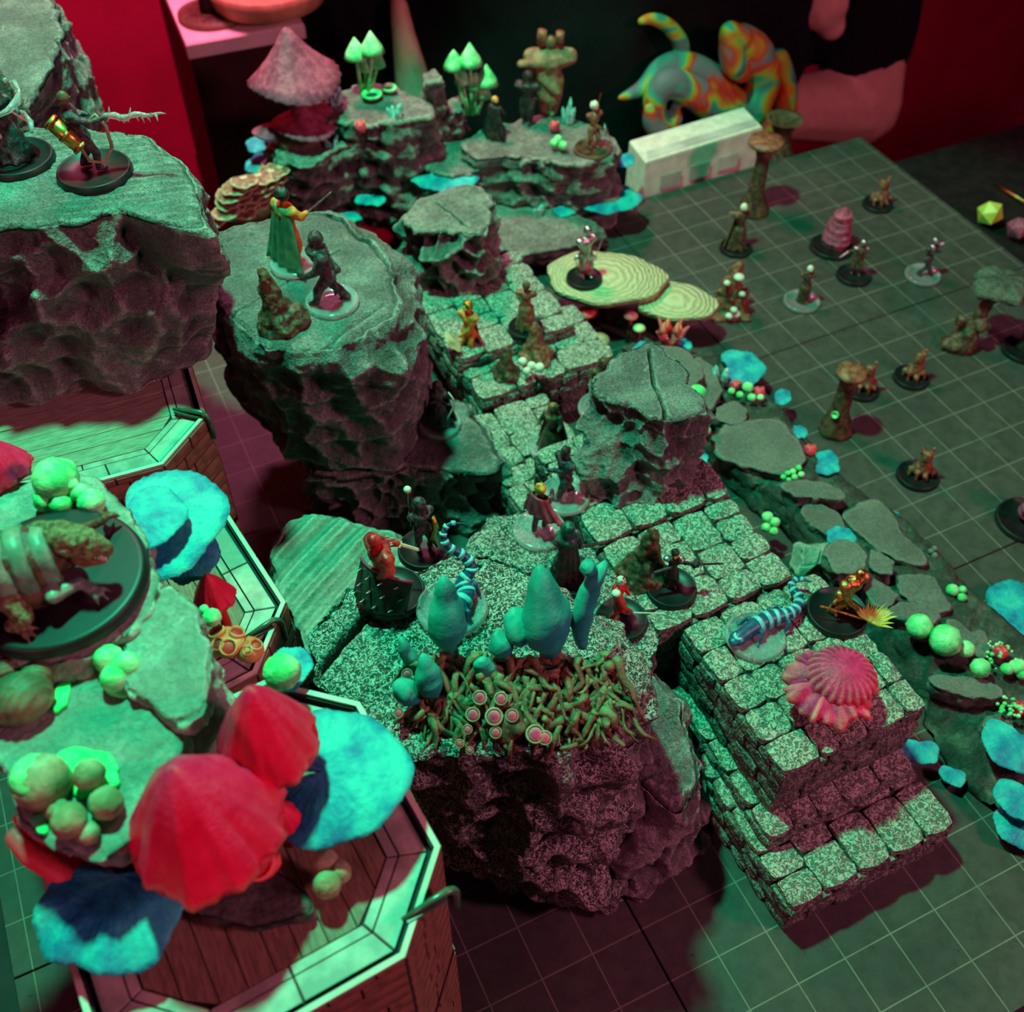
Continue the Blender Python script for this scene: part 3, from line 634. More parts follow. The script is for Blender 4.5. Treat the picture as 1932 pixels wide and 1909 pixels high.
PL = [([(1240, 648), (1290, 655), (1328, 690), (1332, 712), (1300, 738), (1270, 720), (1238, 690)], 1.5, 'flat grey shale plate just behind the square rock pillar'),
      ([(1312, 665), (1350, 690), (1362, 735), (1340, 775), (1305, 752), (1296, 700)], 1.15, 'grey shale plate right of the square rock pillar top'),
      ([(1350, 768), (1385, 755), (1412, 772), (1408, 792), (1380, 800), (1352, 790)], 1.0, 'small angular shale plate below the largest far teal fan'),
      ([(1342, 832), (1368, 795), (1420, 788), (1478, 790), (1512, 835), (1524, 865), (1485, 900), (1440, 890), (1390, 872), (1350, 862)], .95, 'broad flat shale plate beside the flat-topped toadstool'),
      ([(1466, 912), (1517, 899), (1567, 910), (1597, 929), (1592, 942), (1556, 940), (1500, 936)], 1.15, 'ragged raised shale plate below the bead-like green balls'),
      ([(1503, 965), (1523, 948), (1556, 951), (1583, 970), (1600, 1000), (1588, 1018), (1556, 1006), (1525, 985)], .95, 'pointed shale plate left of the crooked teal fan'),
      ([(1588, 965), (1631, 940), (1655, 937), (1682, 962), (1706, 1010), (1752, 1048), (1756, 1070), (1690, 1056), (1640, 1024), (1600, 990)], .9, 'large sloping shale plate touching the small rear teal fan'),
      ([(1550, 1042), (1567, 1021), (1595, 1014), (1623, 1022), (1641, 1046), (1637, 1068), (1612, 1084), (1576, 1082)], 1.65, 'round-edged thick shale plate above the gold axe figure'),
      ([(1640, 1030), (1690, 1058), (1688, 1085), (1655, 1082), (1640, 1062)], 1.1, 'small shale plate wedged right of the round plate'),
      ([(1640, 1085), (1677, 1105), (1699, 1122), (1671, 1151), (1648, 1140), (1628, 1110)], 1.0, 'leaf-shaped shale plate right of the gold axe figure'),
      ([(1692, 1078), (1763, 1085), (1782, 1118), (1797, 1149), (1775, 1160), (1735, 1138), (1693, 1120)], .9, 'wide shale plate behind the twin green balls'),
      ([(1667, 1160), (1697, 1134), (1744, 1138), (1775, 1157), (1763, 1178), (1728, 1170), (1697, 1168)], 1.05, 'slim shale plate directly above the twin green balls'),
      ([(1780, 1165), (1806, 1165), (1830, 1188), (1858, 1187), (1866, 1210), (1881, 1223), (1856, 1243), (1826, 1236), (1800, 1205)], .85, 'long shale plate between the green balls and the big far teal sheet'),
      ([(1745, 1280), (1765, 1271), (1863, 1281), (1898, 1300), (1889, 1319), (1830, 1313), (1770, 1300)], .9, 'low shale lip below the chain of green balls'),
      ([(1860, 1345), (1893, 1338), (1914, 1370), (1896, 1388), (1848, 1372)], .75, 'small brown-grey shale plate above the lower teal fans')]
for i, (pp, z, lab) in enumerate(PL):
    q = pol(pp, z); rock('shale_plate', lab, 'rock plate', [(z - .45, scale_poly(q, .86)), (z - .12, scale_poly(q, .97)), (z, q)], 'shale', 'shale plates on the ridge', N=110, L=12, K=14, amp=.07, ws=3.2, fine=.03, topamp=.025, bev=.03, seed=300 + i, rimj=.05)
rock('leaf_boulder', 'ribbed green boulder behind the right salamander', 'rock', [(0, pol([(1500, 1100), (1560, 1080), (1570, 1040), (1510, 1040)], 0)), (.6, pol([(1490, 1095), (1560, 1085), (1570, 1030), (1505, 1030)], .6)), (1.0, pol([(1510, 1065), (1545, 1060), (1550, 1030), (1515, 1030)], 1.0))], 'shale_green', N=100, L=24, K=12, amp=.15, ws=2.5, fine=.04, topamp=.06, bev=.15, seed=340)

# ------------------------------------------------------------------ card towers
def tower(label, c, w, d, ang, z1, tiers, plank_dir, mats, seed, ch=.95, floor_parts=True):
    r = random.Random(seed); t = thing('card_tower', label, 'tower', (c[0], c[1], 0), ang, 'card tile towers')
    hx, hy = w / 2, d / 2
    def octo(i):
        X, Y, K_ = hx - i, hy - i, ch - i * .59
        return [(-X + K_, -Y), (X - K_, -Y), (X, -Y + K_), (X, Y - K_), (X - K_, Y), (-X + K_, Y), (-X, Y - K_), (-X, -Y + K_)]
    O = octo(0); th = z1 / tiers
    for k in range(tiers):
        off = .03 * (tiers - 1 - k); o2 = octo(-off); zb, zt = k * th, (k + 1) * th - .05
        for i in range(8):
            a = Vector(o2[i]); b = Vector(o2[(i + 1) % 8]); dv = (b - a); L = dv.length; dv.normalize(); nn = Vector((dv.y, -dv.x))
            q = [a, b, b - nn * .10, a - nn * .10]
            G().prism([(p.x, p.y) for p in q], zb, zt).build('wall_panel', M['card_dark'], t, False)
            # printed facing bricks
            zz = zb + .03; row = 0
            while zz < zt - .1:
                hgt = min(.36 * r.uniform(.85, 1.15), zt - zz)
                if zt - zz - hgt < .15: hgt = zt - zz
                for b0, s0 in courses(L, .62, r, .25):
                    m = a + dv * (b0 + s0 / 2) + nn * .006
                    o = put(BRK, t, (m.x, m.y, zz + hgt / 2), (s0 - .022, .03, hgt - .022), (0, 0, math.atan2(dv.y, dv.x)), 'brick')
                zz += hgt; row += 1
    # rim strip and floor tile
    for i in range(8):
        a, b = Vector(O[i]), Vector(O[(i + 1) % 8]); I = octo(.07); c0, c1 = Vector(I[i]), Vector(I[(i + 1) % 8])
        G().prism([tuple(a), tuple(b), tuple(c1), tuple(c0)], z1 - .12, z1).build('rim_strip', M['card_edge'], t, False)
    G().prism(octo(.08), z1 - .30, z1 - .16).build('floor_card', M['card_dark'], t, False)
    I0 = octo(.17); I1 = octo(.60)
    for ring, (A_, B_) in enumerate(((octo(.16), octo(.46)), (octo(.48), octo(.60)))):
        for i in range(8):
            a, b, c0, c1 = Vector(A_[i]), Vector(A_[(i + 1) % 8]), Vector(B_[i]), Vector(B_[(i + 1) % 8]); L = (b - a).length; n = max(1, round(L / (.95 if ring == 0 else 1.2)))
            for k in range(n):
                e = .012 / max(L, .1); u, v_ = k / n + e, (k + 1) / n - e
                G().prism([tuple(a.lerp(b, u)), tuple(a.lerp(b, v_)), tuple(c0.lerp(c1, v_)), tuple(c0.lerp(c1, u))], z1 - .17, z1 - .10 - ring * .01, .012).build('border_stone', M[mats[0]], t, False)
    X, Y = hx - .62, hy - .62; kk = max(0, ch - .62 * .59)
    W_ = (2 * X if plank_dir == 'y' else 2 * Y)
    for a0, sa in courses(W_, .34, r, .12):
        u0, u1 = a0 - W_ / 2 + .008, a0 + sa - W_ / 2 - .008; um = max(abs(u0), abs(u1)); LL = (Y if plank_dir == 'y' else X)
        cut = lambda u_: LL - max(0, abs(u_) - (W_ / 2 - kk))
        q = [(u0, -cut(u0)), (u1, -cut(u1)), (u1, cut(u1)), (u0, cut(u0))]
        if plank_dir != 'y': q = [(y, x) for x, y in q][::-1]
        G().prism(q, z1 - .18, z1 - .125 + r.uniform(-.008, .008), .008).build('plank', M[mats[1]], t, False)
    return t
bm_ = G().box((0, 0, 0), (1, 1, 1)); BRK = bpy.data.meshes.new('brick'); BRK.from_pydata([(x * (.96 if y < 0 else 1), y, z * (.93 if y < 0 else 1)) for x, y, z in bm_.v], [], bm_.f); BRK.materials.append(M['brick_red'])
zA, zB, zC = 7.2, 5.7, 5.8
a_ = at(850, 1600, zA); bb = at(793, 1790, zA)
tower('front octagonal card tower with dark plank floor at lower left', (-16.78, -7.05), 4.25, 4.2, 4.5, zA, 2, 'y', ('brick_pale', 'wood'), 11)
tower('middle card tower mostly hidden under the mushroom rocks', (-17.2, -1.75), 4.1, 4.2, 8, zB, 2, 'y', ('brick_pale', 'wood'), 12)
tower('rear brick-walled card tower under the tall cliff', (-17.25, 3.2), 4.6, 4.0, -4.0, zC, 2, 'x', ('brick_pale', 'wood_x'), 13)
def clip(label, u, v, z, L, rz, u2=None):
    p = at(u, v, z); t = thing('plastic_clip', label, 'clip', p, rz, 'plastic tower clips')
    G().tube([(-L, 0, .0), (-L * .3, 0, .06), (.05, 0, .08), (.12, 0, .02), (.16, 0, -.1), (.17, 0, -.55)], [.03, .045, .05, .05, .045, .035], 10).build('upper_arm', M['darkclip'], t)
    G().box((-L * .45, -.03, -.02), (L * .95, .07, .05)).build('flange', M['darkclip'], t, False)
    return t
M['darkclip'] = simple('dark_green_plastic', (.05, .09, .06), (.09, .14, .09), 4, .25, spec=.6)
clip('dark plastic clip on the rim of the front tower', 838, 1690, zA + .02, .55, 5)
clip('dark plastic clip on the rim of the middle tower', 512, 1178, zB + .02, .5, 10)
clip('dark plastic clip on the corner of the rear brick tower', 378, 783, zC + .02, .55, -42)

# ------------------------------------------------------------------ mushroom rocks on the towers
pa = [(-200, 1010), (-60, 960), (0, 915), (60, 905), (135, 880), (190, 905), (240, 960), (282, 1020), (300, 1080), (290, 1120), (248, 1180), (190, 1222), (100, 1248), (0, 1255), (-200, 1255)]
rock('plateau_rock', 'green-lit rock plateau holding the large black disc at left edge', 'rock', [(zB, scale_poly(pol(pa, 9.0), .7)), (7.6, scale_poly(pol(pa, 9.0), .86)), (8.6, scale_poly(pol(pa, 9.0), .99)), (9.0, pol(pa, 9.0))], 'shale_green', N=240, L=50, K=34, amp=.16, ws=2.2, fine=.04, topamp=.03, bev=.08, seed=401, strata=.05)
pb = [(290, 1110), (315, 1095), (350, 1120), (385, 1160), (406, 1220), (402, 1290), (385, 1335), (345, 1365), (310, 1350), (260, 1320), (220, 1280), (230, 1200)]
rock('plateau_rock', 'round-edged green-lit rock plate right of the black disc', 'rock', [(zA, scale_poly(pol(pb, 8.85), .75)), (8.5, scale_poly(pol(pb, 8.85), .96)), (8.85, pol(pb, 8.85))], 'shale_green', N=200, L=40, K=30, amp=.12, ws=2.6, fine=.04, topamp=.03, bev=.06, seed=402, strata=.05)
pc = [(-80, 1400), (-80, 1260), (0, 1240), (80, 1230), (180, 1215), (250, 1225), (290, 1280), (310, 1330), (345, 1370), (340, 1420), (290, 1470), (255, 1520), (245, 1590), (200, 1612), (150, 1612), (95, 1590), (50, 1550), (25, 1500), (10, 1440)]
rock('plateau_rock', 'lowest green-lit rock plate carrying the big puffball cluster', 'rock', [(zA, scale_poly(pol(pc, 8.65), .72, (.25, .1))), (8.35, scale_poly(pol(pc, 8.65), .97)), (8.65, pol(pc, 8.65))], 'shale_green', N=220, L=40, K=34, amp=.10, ws=2.6, fine=.04, topamp=.04, bev=.05, seed=403, strata=.04)
pd = [(340, 1560), (420, 1590), (520, 1640), (600, 1700), (590, 1730), (480, 1740), (380, 1730), (300, 1700), (260, 1640)]
rock('bark_mound', 'dark brown bark mound under the big red mushrooms on the plank floor', 'rock', [(zA - .1, scale_poly(pol(pd, 7.3), 1.02)), (7.32, pol(pd, 7.3))], 'bark_dark', N=140, L=14, K=20, amp=.06, ws=3, fine=.03, topamp=.06, bev=.06, seed=404)
# ------------------------------------------------------------------ fungi
VA = -25.6                       # image-right as a world angle
def vdir(a): a = math.radians(a + VA); return Vector((math.cos(a), math.sin(a), 0))
def fan_g(r, az, span=180, tilt=8, wav=.03, lobes=4, seed=0, th=.05, droop=.12, inner=.0, nr=16, na=72):
    rr = random.Random(seed); ph = [rr.uniform(0, 6.28) for _ in range(6)]; v = []; f = []
    sp = math.radians(span); a0 = math.radians(az + VA) - sp / 2
    ct, st = math.cos(math.radians(az + VA)), math.sin(math.radians(az + VA)); tt = math.tan(math.radians(tilt))
    for side in (0, 1):
        for i in range(nr + 1):
            s = inner + (1 - inner) * i / nr
            for j in range(na + 1):
                u = j / na; a = a0 + sp * u
                R_ = r * (1 + .05 * math.sin(lobes * a + ph[0]) + .025 * math.sin((lobes * 2 + 1) * a + ph[1]) + .007 * math.sin(31 * a + ph[3]))
                if span < 350: R_ *= (math.sin(math.pi * min(1, max(0, u))) ** .28) * .999 + .001 if 0 < u < 1 else .35
                x, y = math.cos(a) * R_ * s, math.sin(a) * R_ * s
                z = wav * s * s * math.sin(lobes * a + ph[2]) + wav * .4 * s * math.sin(11 * a + ph[4]) + .013 * math.sin(46 * a + ph[5]) * min(1, s * 1.4) - droop * s ** 3 * r + (x * ct + y * st) * tt
                if side: z -= th * (1.05 - s) + .012
                v.append((x, y, z))
    W = na + 1; o = (nr + 1) * W
    for i in range(nr):
        for j in range(na):
            a = i * W + j; f.append((a, a + W, a + W + 1, a + 1)); f.append((o + a, o + a + 1, o + a + W + 1, o + a + W))
    for j in range(na): a = nr * W + j; f.append((a, o + a, o + a + 1, a + 1))
    for i in range(nr):
        for j in (0, na): a = i * W + j; f.append((a, a + W, o + a + W, o + a) if j == 0 else (a, o + a, o + a + W, a + W))
    g = G(); g.v = v; g.f = f; return g
def fan(label, u, v, z, r, az=-60, span=200, tilt=6, seed=0, group='turquoise shelf fungi', sx=1, parent=None, mat='teal', **k):
    p = at(u, v, z); g = fan_g(r, az, span, tilt, seed=seed, **k)
    if sx != 1: g.xf(Matrix.Rotation(math.radians(VA), 4, 'Z') @ Matrix.Diagonal((sx, 1, 1, 1)) @ Matrix.Rotation(-math.radians(VA), 4, 'Z'))
    g.xf(Matrix.Translation(p))
    return tag(g.build('shelf_fungus', M[mat]), label, 'fungus', group)
# near ones
F1 = fan('large two-layered turquoise fungus at the rock rim below the tall cliff', 240, 968, 8.55, 1.28, -8, 235, -3, 3, lobes=3, wav=.03)
fan_g(.8, -30, 230, 3, seed=5, lobes=3, wav=.02).xf(Matrix.Translation(at(238, 960, 8.74))).wbuild('upper_fold', M['teal'], F1)
fan('turquoise fungus in shadow beneath the large two-layered one', 345, 1040, 7.6, .55, -40, 220, 0, 8)
F3 = fan('large round turquoise fungus right of the red cone caps', 610, 1455, 8.0, 1.0, 0, 340, 2, 12, lobes=3, wav=.03)
fan('wavy turquoise fungus lowest at the left, over the tower corner', 222, 1650, 7.75, 1.06, -95, 225, -2, 17, lobes=5, wav=.05)
fan('small folded turquoise fungus beside the central boulder', 530, 1262, 7.4, .42, 20, 240, 6, 21, lobes=3)
# ridge ones
for i, (u, v, z, r, az, sp, sx, lab) in enumerate([
    (1372, 690, .55, .75, 5, 200, 1, 'crescent turquoise fungus on the ridge nearest the fallen rock creature'),
    (1462, 745, .4, .33, -10, 170, 1, 'narrow turquoise fungus below the red and green beads'),
    (1497, 812, .4, .26, -10, 200, 1, 'oval turquoise fungus left of the flat-topped toadstool base'),
    (1545, 868, .45, .40, -10, 220, 1, 'turquoise fungus beside the bead-like green balls'),
    (1590, 1020, 1.3, .40, 90, 200, 1, 'ruffled turquoise fungus behind the round shale plate'),
    (1686, 975, .45, .20, -20, 240, .7, 'tiny crooked turquoise fungus on the mat edge of the ridge'),
    (1890, 1165, .5, 1.25, 0, 210, 1, 'widest turquoise fungus at the right frame edge above the red bead'),
    (1735, 1400, .5, .42, -100, 230, 1.1, 'turquoise fungus peeking out behind the cobbled stair corner'),
    (1800, 1450, .3, .34, -110, 200, .9, 'leaf-shaped turquoise fungus below the stair corner one'),
    (1925, 1385, .85, .75, -120, 240, 1, 'turquoise fungus above the lowest pair at the right frame edge'),
    (1940, 1490, .7, .62, -120, 240, 1, 'upper of the lowest pair of turquoise fungi at right'),
    (1945, 1535, .35, .72, -120, 200, 1, 'lower of the lowest pair of turquoise fungi at right'),
    (1310, 858, .6, .26, -20, 240, 1, 'small turquoise fungus at the right foot of the square pillar'),
    (1215, 660, 1.3, .26, 100, 200, 1, 'small turquoise fungus behind the square pillar top, left one'),
    (1285, 652, 1.3, .26, 60, 200, 1, 'small turquoise fungus behind the square pillar top, right one'),
    (1106, 690, 1.2, .26, -100, 240, .6, 'green-tinged small fungus above the cobbled terrace corner')]):
    fan(lab, u, v, z + (.35 if z < .8 and v < 900 else 0), r * (1.3 if v < 1000 else 1.1), az, sp, 2, 40 + i, sx=sx)
for i, (u, v, z, r, az, sp, sx, lab) in enumerate([
    (498, 268, 2.8, .55, 170, 250, 1, 'topmost far turquoise shelf fungus at left of the pink mushroom rock'),
    (512, 305, 2.2, .78, 170, 230, 1, 'second far turquoise fungus below the topmost one'),
    (556, 342, 1.6, .5, -90, 240, 1, 'far turquoise fungus behind the green-caped swordsman head'),
    (700, 368, 1.5, .48, -90, 220, 1.2, 'far turquoise fungus right of the raised sword tip'),
    (650, 402, 1.2, .5, -80, 220, 1.2, 'far turquoise fungus just above the boulder rim'),
    (752, 285, 2.4, .42, -90, 220, 1.2, 'far turquoise fungus in the middle of the rock wall'),
    (838, 328, 2.2, .75, -80, 230, 1.6, 'wide far turquoise fungus above the leaning pillar'),
    (1068, 392, 1.1, .38, -120, 220, 1.2, 'small turquoise fungus left of the big far one'),
    (1140, 358, 1.2, 1.1, -60, 230, 1.1, 'big blue and turquoise fungus at the mat corner of the far rocks'),
    (1168, 298, 1.8, .5, -20, 220, 1, 'blue-shadowed fungus below the far knight')]):
    fan(lab, u, v, z, r, az, sp, 2, 70 + i, sx=sx, nr=10, na=48)
fb = thing('bracket_pile', 'pile of brown layered bracket fungus left of the far rocks', 'fungus', at(460, 400, 2.2))
fr = random.Random(4)
for k in range(26):
    row = k // 5; c_ = k % 5
    uu = 412 + c_ * 21 + row * 9 + fr.uniform(-4, 4); vv = 405 - row * 15 + fr.uniform(-3, 3) - c_ * 8
    fan_g(.46, -95 + fr.uniform(-30, 30), 230, -8, seed=200 + k, nr=6, na=30, th=.03, lobes=3, droop=.05).xf(Matrix.Translation(at(uu, vv, 2.5 + row * .22))).wbuild('bracket', M['bracket'] if 'bracket' in M else M['brown_red'], fb)
    if 'bracket' not in M: pass
G().ell(at(462, 385, 1.7), (.8, .6, .9)).jitter(.12, 2).wbuild('trunk', M['brown'], fb)

def cone_prof(r, h, blunt=.25, n=14):
    p = []
    for i in range(n + 1):
        t = i / n; q = r * (1 - (1 - t) ** 1.0) if 0 else r * (t ** .70); p.append((max(q, .004), h * (1 - t)))
    return p[::-1]
def cone_cap(label, base_pt, r, h, mat='redcap', lean=(0, 0), stem=None, flute=9, seed=0, frill=.06, name='cone_mushroom', cat='mushroom', group=None, n=72, parent=None, pname=None, stem_r=None):
    rr = random.Random(seed); ph = rr.uniform(0, 6); base_pt = Vector(base_pt)
    prof = cone_prof(r, h)
    def rf(a, t): s = 1 - t; return 1 + (.05 * math.sin(flute * a + ph) + .025 * math.sin(flute * 2.3 * a + ph * 2) + frill * .5 * math.sin(3 * a + ph)) * s ** .7
    g = G().lathe(prof, (0, 0, 0), n, rf)
    nr = len(prof)
    g.v = [(x + lean[0] * (z / h), y + lean[1] * (z / h), z + (frill * r * math.sin(flute * .5 * math.atan2(y, x) + ph) * max(0, 1 - z / h) ** 2)) for x, y, z in g.v]
    # hollow underside
    g2 = G().lathe([(r * .98, 0.0), (r * .5, .10 * h), (r * .2, .12 * h)], (0, 0, 0), n // 2)
    g.add(g2.v, g2.f)
    if parent is not None:
        t = parent; off = base_pt - Vector(t.location); g.xf(Matrix.Translation(off)); o = g.build(pname or 'cap', M[mat], t)
        if stem: G().chain([off + Vector((0, 0, -stem)), off + Vector((0, 0, h * .3))], [stem_r or r * .28, r * .2]).build('stem', M[mat], t)
        return o
    t = thing(name, label, cat, base_pt - Vector((0, 0, stem or 0)), 0, group)
    g.xf(Matrix.Translation((0, 0, stem or 0))); g.build('cap', M[mat], t)
    if stem: G().tube([(0, 0, 0), (.03, 0, stem * .5), (0, 0, stem + h * .3)], [stem_r or r * .34, r * .24, r * .2], 14).jitter(.02, 4).build('stem', M['redin' if mat == 'redcap' else mat], t)
    return t
cone_cap('biggest red fluted cone mushroom in the left foreground', at(392, 1560, 8.35), .86, 1.45, stem=1.05, flute=9, seed=1, lean=(-.05, .0))
cone_cap('second red cone mushroom behind and right of the biggest one', at(508, 1405, 8.55), .58, 1.25, stem=1.3, flute=8, seed=2)
cone_cap('red cone mushroom cut by the left edge of the frame', at(0, 885, 9.05), .42, .55, stem=.25, flute=10, seed=3)
cone_cap('small red cone mushroom beside the clip of the middle tower', at(405, 1128, 7.3), .30, .55, stem=1.2, flute=8, seed=4)
cone_cap('round red mushroom bud tucked under the big red caps', at(535, 1545, 7.9), .22, .34, stem=.65, flute=5, seed=5)
t = thing('finger_fungus', 'two red finger fungi sticking out under the lowest plate', 'fungus', at(90, 1640, 7.3))
p0 = at(130, 1650, 7.6)
for (u, v, z, r) in ((32, 1580, 7.75, .13), (38, 1545, 7.8, .08)):
    G().chain([p0, at(u + 30, v + 30, z - .05), at(u, v, z)], [r * 1.3, r * 1.2, r]).wbuild('finger', M['redcap'], t)
def cup_g(c, r, depth, n=20, tilt=None):
    g = G().lathe([(r * .55, -depth), (r * .9, -depth * .5), (r, 0), (r * .86, .03), (r * .72, -.02), (r * .55, -depth * .6), (.01, -depth * .7)], (0, 0, 0), n)
    if tilt is not None: g.xf(Vector((0, 0, 1)).rotation_difference(Vector(tilt).normalized()).to_matrix().to_4x4())
    return g.xf(Matrix.Translation(c))
def coral(label, u, v, z, cups, mat='orange', inner='redin', sc_=1.0):
    p = at(u, v, z); t = thing('tube_coral', label, 'fungus', p)
    G().ell((0, 0, -.12), (.2 * sc_, .18 * sc_, .16)).jitter(.03, 5).build('body', M[mat], t)
    for x, y, r in cups:
        c = Vector((x * sc_, y * sc_, .02)); c = Matrix.Rotation(math.radians(VA), 3, 'Z') @ c
        nrm = Vector((c.x * 1.5, c.y * 1.5, .6)); cup_g(c, r * sc_, .14, 14, nrm).build('cup', M[mat], t)
        G().ell(c + nrm.normalized() * -.015, (r * sc_ * .74, r * sc_ * .74, .02), nrm.to_track_quat('Z', 'Y').to_matrix()).build('cup_inside', M[inner], t)
    return t
coral('orange honeycomb coral fungus, larger left one by the tower clip', 428, 1205, 7.6, [(-.12, .08, .10), (.10, .08, .09), (.04, -.12, .10), (-.08, -.08, .08)], sc_=1.25)
coral('orange honeycomb coral fungus, smaller right one by the tower clip', 470, 1218, 7.5, [(-.1, .03, .09), (.1, .0, .09), (.0, -.1, .07)], sc_=1.0)
coral('dark red cup fungus hanging below the biggest red cap', 488, 1620, 7.55, [(0, -.05, .16)], 'redcap', sc_=1.3)
coral('dark red coral fungus under the lowest plate above the turquoise fungus', 140, 1640, 7.45, [(-.1, -.03, .09), (.1, 0, .09), (0, -.1, .09)], 'redcap', sc_=1.1)

def balls(label, lst, mat='green', name='puffball_cluster', cat='fungus', group='green puffball clusters', small=False, base=True):
    P_ = [(at(u, v, z), r) for u, v, z, r in lst]; c = sum((p for p, _ in P_), Vector()) / len(P_); z0 = min(p.z - r for p, r in P_)
    t = thing(name, label, cat, (c.x, c.y, z0), 0, group)
    for i, (p, r) in enumerate(P_):
        G().ell(p, (r, r, r * .95), None, 16 if not small else 10, 11 if not small else 7).jitter(r * .07, 3.5 / r, i).wbuild('ball', M[mat], t)
    return t
balls('cluster of three pale green puffballs on the rock plate by the black disc', [(205, 1243, 8.82, .18), (238, 1255, 8.82, .17), (215, 1280, 8.80, .17)])
balls('big puffball cluster with one bright green ball at lower left', [(78, 1475, 8.85, .32), (168, 1462, 8.87, .18), (130, 1548, 8.87, .20), (200, 1515, 8.8, .19), (165, 1572, 8.75, .13), (105, 1525, 8.75, .13)], 'olive')
G().ell(at(62, 1465, 8.97), (.25, .27, .19)).jitter(.03, 4).build('ball_cap', M['green'])
bpy.data.objects['ball_cap'].name = 'green_puffball'; tag(bpy.data.objects['green_puffball'], 'bright green puffball atop the big olive puffball cluster', 'fungus')
balls('green puffball cluster behind the black disc', [(105, 905, 9.3, .30), (85, 945, 9.15, .15), (115, 952, 9.15, .15), (150, 930, 9.2, .13), (172, 948, 9.15, .18), (135, 915, 9.3, .10)])
balls('single tiny green puffball under the small red cone', [(400, 1165, 7.75, .13), (385, 1150, 7.7, .07)])
balls('lime puffball between the second red cone and the boulder', [(532, 1268, 7.75, .25)])
balls('three dull green puffballs on the dark bark by the plank floor', [(614, 1625, 7.45, .15), (641, 1645, 7.42, .14), (618, 1668, 7.45, .17)], 'olive')
balls('chain of three big green puffballs on the ridge beside the stair block', [(1735, 1182, 1.25, .27), (1784, 1208, 1.25, .33), (1822, 1224, 1.1, .18)])
balls('lone green puffball at the end of the ridge chain', [(1850, 1260, 1.1, .20)])
balls('pair of green puffballs touching the widest turquoise fungus', [(1797, 1113, .85, .14), (1816, 1112, .75, .09), (1815, 1127, .8, .10)])
balls('two light green puffballs near the red bead at right edge', [(1900, 1262, 1.0, .13), (1922, 1258, 1.0, .17), (1930, 1270, .95, .14)])
balls('row of small green beads on the ridge below the red coral dots', [(1380, 738, 1.0, .09), (1396, 745, 1.0, .10), (1418, 750, 1.0, .11), (1435, 750, 1.0, .09), (1411, 730, 1.1, .14)])
balls('heap of tiny green beads on the ridge left of a turquoise fungus', [(1478, 900, 1.1, .07), (1486, 893, 1.1, .07), (1496, 890, 1.12, .08), (1507, 883, 1.12, .08), (1499, 900, 1.12, .08), (1512, 895, 1.1, .08), (1488, 905, 1.1, .06)], small=True)
balls('dark green bead cluster in the gap above the paved block', [(1448, 975, .9, .13), (1462, 985, .85, .12), (1445, 995, .8, .11), (1460, 1002, .8, .10)])
balls('glowing green oval puffball right of the pillar, upper', [(1316, 742, 1.9, .22)])
balls('glowing green oval puffball right of the pillar, lower', [(1328, 800, 1.6, .15), (1332, 812, 1.5, .12)])
balls('white puffballs at the foot of the twin brown rock cones', [(986, 682, 2.1, .11), (1003, 690, 2.1, .11), (1018, 693, 2.1, .12), (994, 700, 2.05, .10)], 'white')
balls('grey bead cluster at the mat edge of the ridge', [(1756, 1040, .8, .07), (1763, 1035, .8, .07), (1763, 1048, .75, .08)], 'shale', small=True)
balls('green glowing bead cluster on the far knight shelf', [(1045, 270, 3.0, .13), (1062, 274, 3.0, .14), (1053, 262, 3.05, .12)])
for i, (u, v, z, lab) in enumerate([(1390, 722, .95, 'left red coral dot on the ridge'), (1433, 734, .95, 'right red coral dot on the ridge'), (1530, 843, .75, 'red coral dot above the bead-side turquoise fungus'), (1890, 1224, .95, 'red coral dot near the right frame edge'), (1925, 1330, .8, 'orange coral dot cut by the right frame edge'), (680, 232, 4.15, 'red coral dot on the far left shelf'), (1047, 232, 2.9, 'red coral dot behind the far knight shelf crystals')]):
    coral(lab + ', small cup shape', u, v, z + .1, [(-.08, 0, .07), (.08, 0, .07)], 'redcap', sc_=.8)
def beads(label, u, v, z, n, w_, mat='green', seed=0):
    r = random.Random(seed); p = at(u, v, z); g = G()
    for k in range(n):
        a = r.uniform(0, 6.28); d = w_ * math.sqrt(r.random()); g.ell((p.x + d * math.cos(a), p.y + d * math.sin(a), p.z + r.uniform(-.02, .06)), r.uniform(.025, .05), None, 8, 5)
    o = g.build('bead_carpet', M[mat]); tag(o, label, 'fungus'); o['kind'] = 'stuff'
beads('carpet of tiny glossy green beads near the lone puffball', 1885, 1238, 1.0, 40, .35, 'green', 1)
beads('speckled green beads at the right frame edge below the shale', 1905, 1335, .95, 30, .25, 'green', 2)
# shells
t = thing('shell_cluster', 'three ribbed olive shells at the left edge below the disc', 'shell', at(40, 1310, 8.6))
for (u, v, z, r, az) in ((38, 1318, 8.85, .37, 150), (70, 1272, 8.85, .19, 90), (8, 1262, 8.85, .18, 120)):
    g = G(); p = at(u, v, z)
    g.ell(p, (r, r * .85, r * .8), Matrix.Rotation(math.radians(20 + VA), 3, 'Z'), 64, 24)
    g.v = [tuple(p + (Vector(q) - p) * (1 + .035 * math.sin((Vector(q) - p).dot(vdir(az)) / r * 26))) for q in g.v]
    g.wbuild('shell', M['shell'], t)
def moss(u0, v0, z, pts, par, seed=0):
    q = pol(pts, z); a = rock_g([(z - .05, q), (z, q)], N=80, L=2, K=10, amp=0.0, fine=.0, rimj=.09, topamp=.015, bev=.02, seed=seed)
    return a.wbuild('moss_patch', M['moss'], par, label='bright green moss patch')
PR = [o for o in bpy.data.objects if o.name.startswith('plateau_rock')]
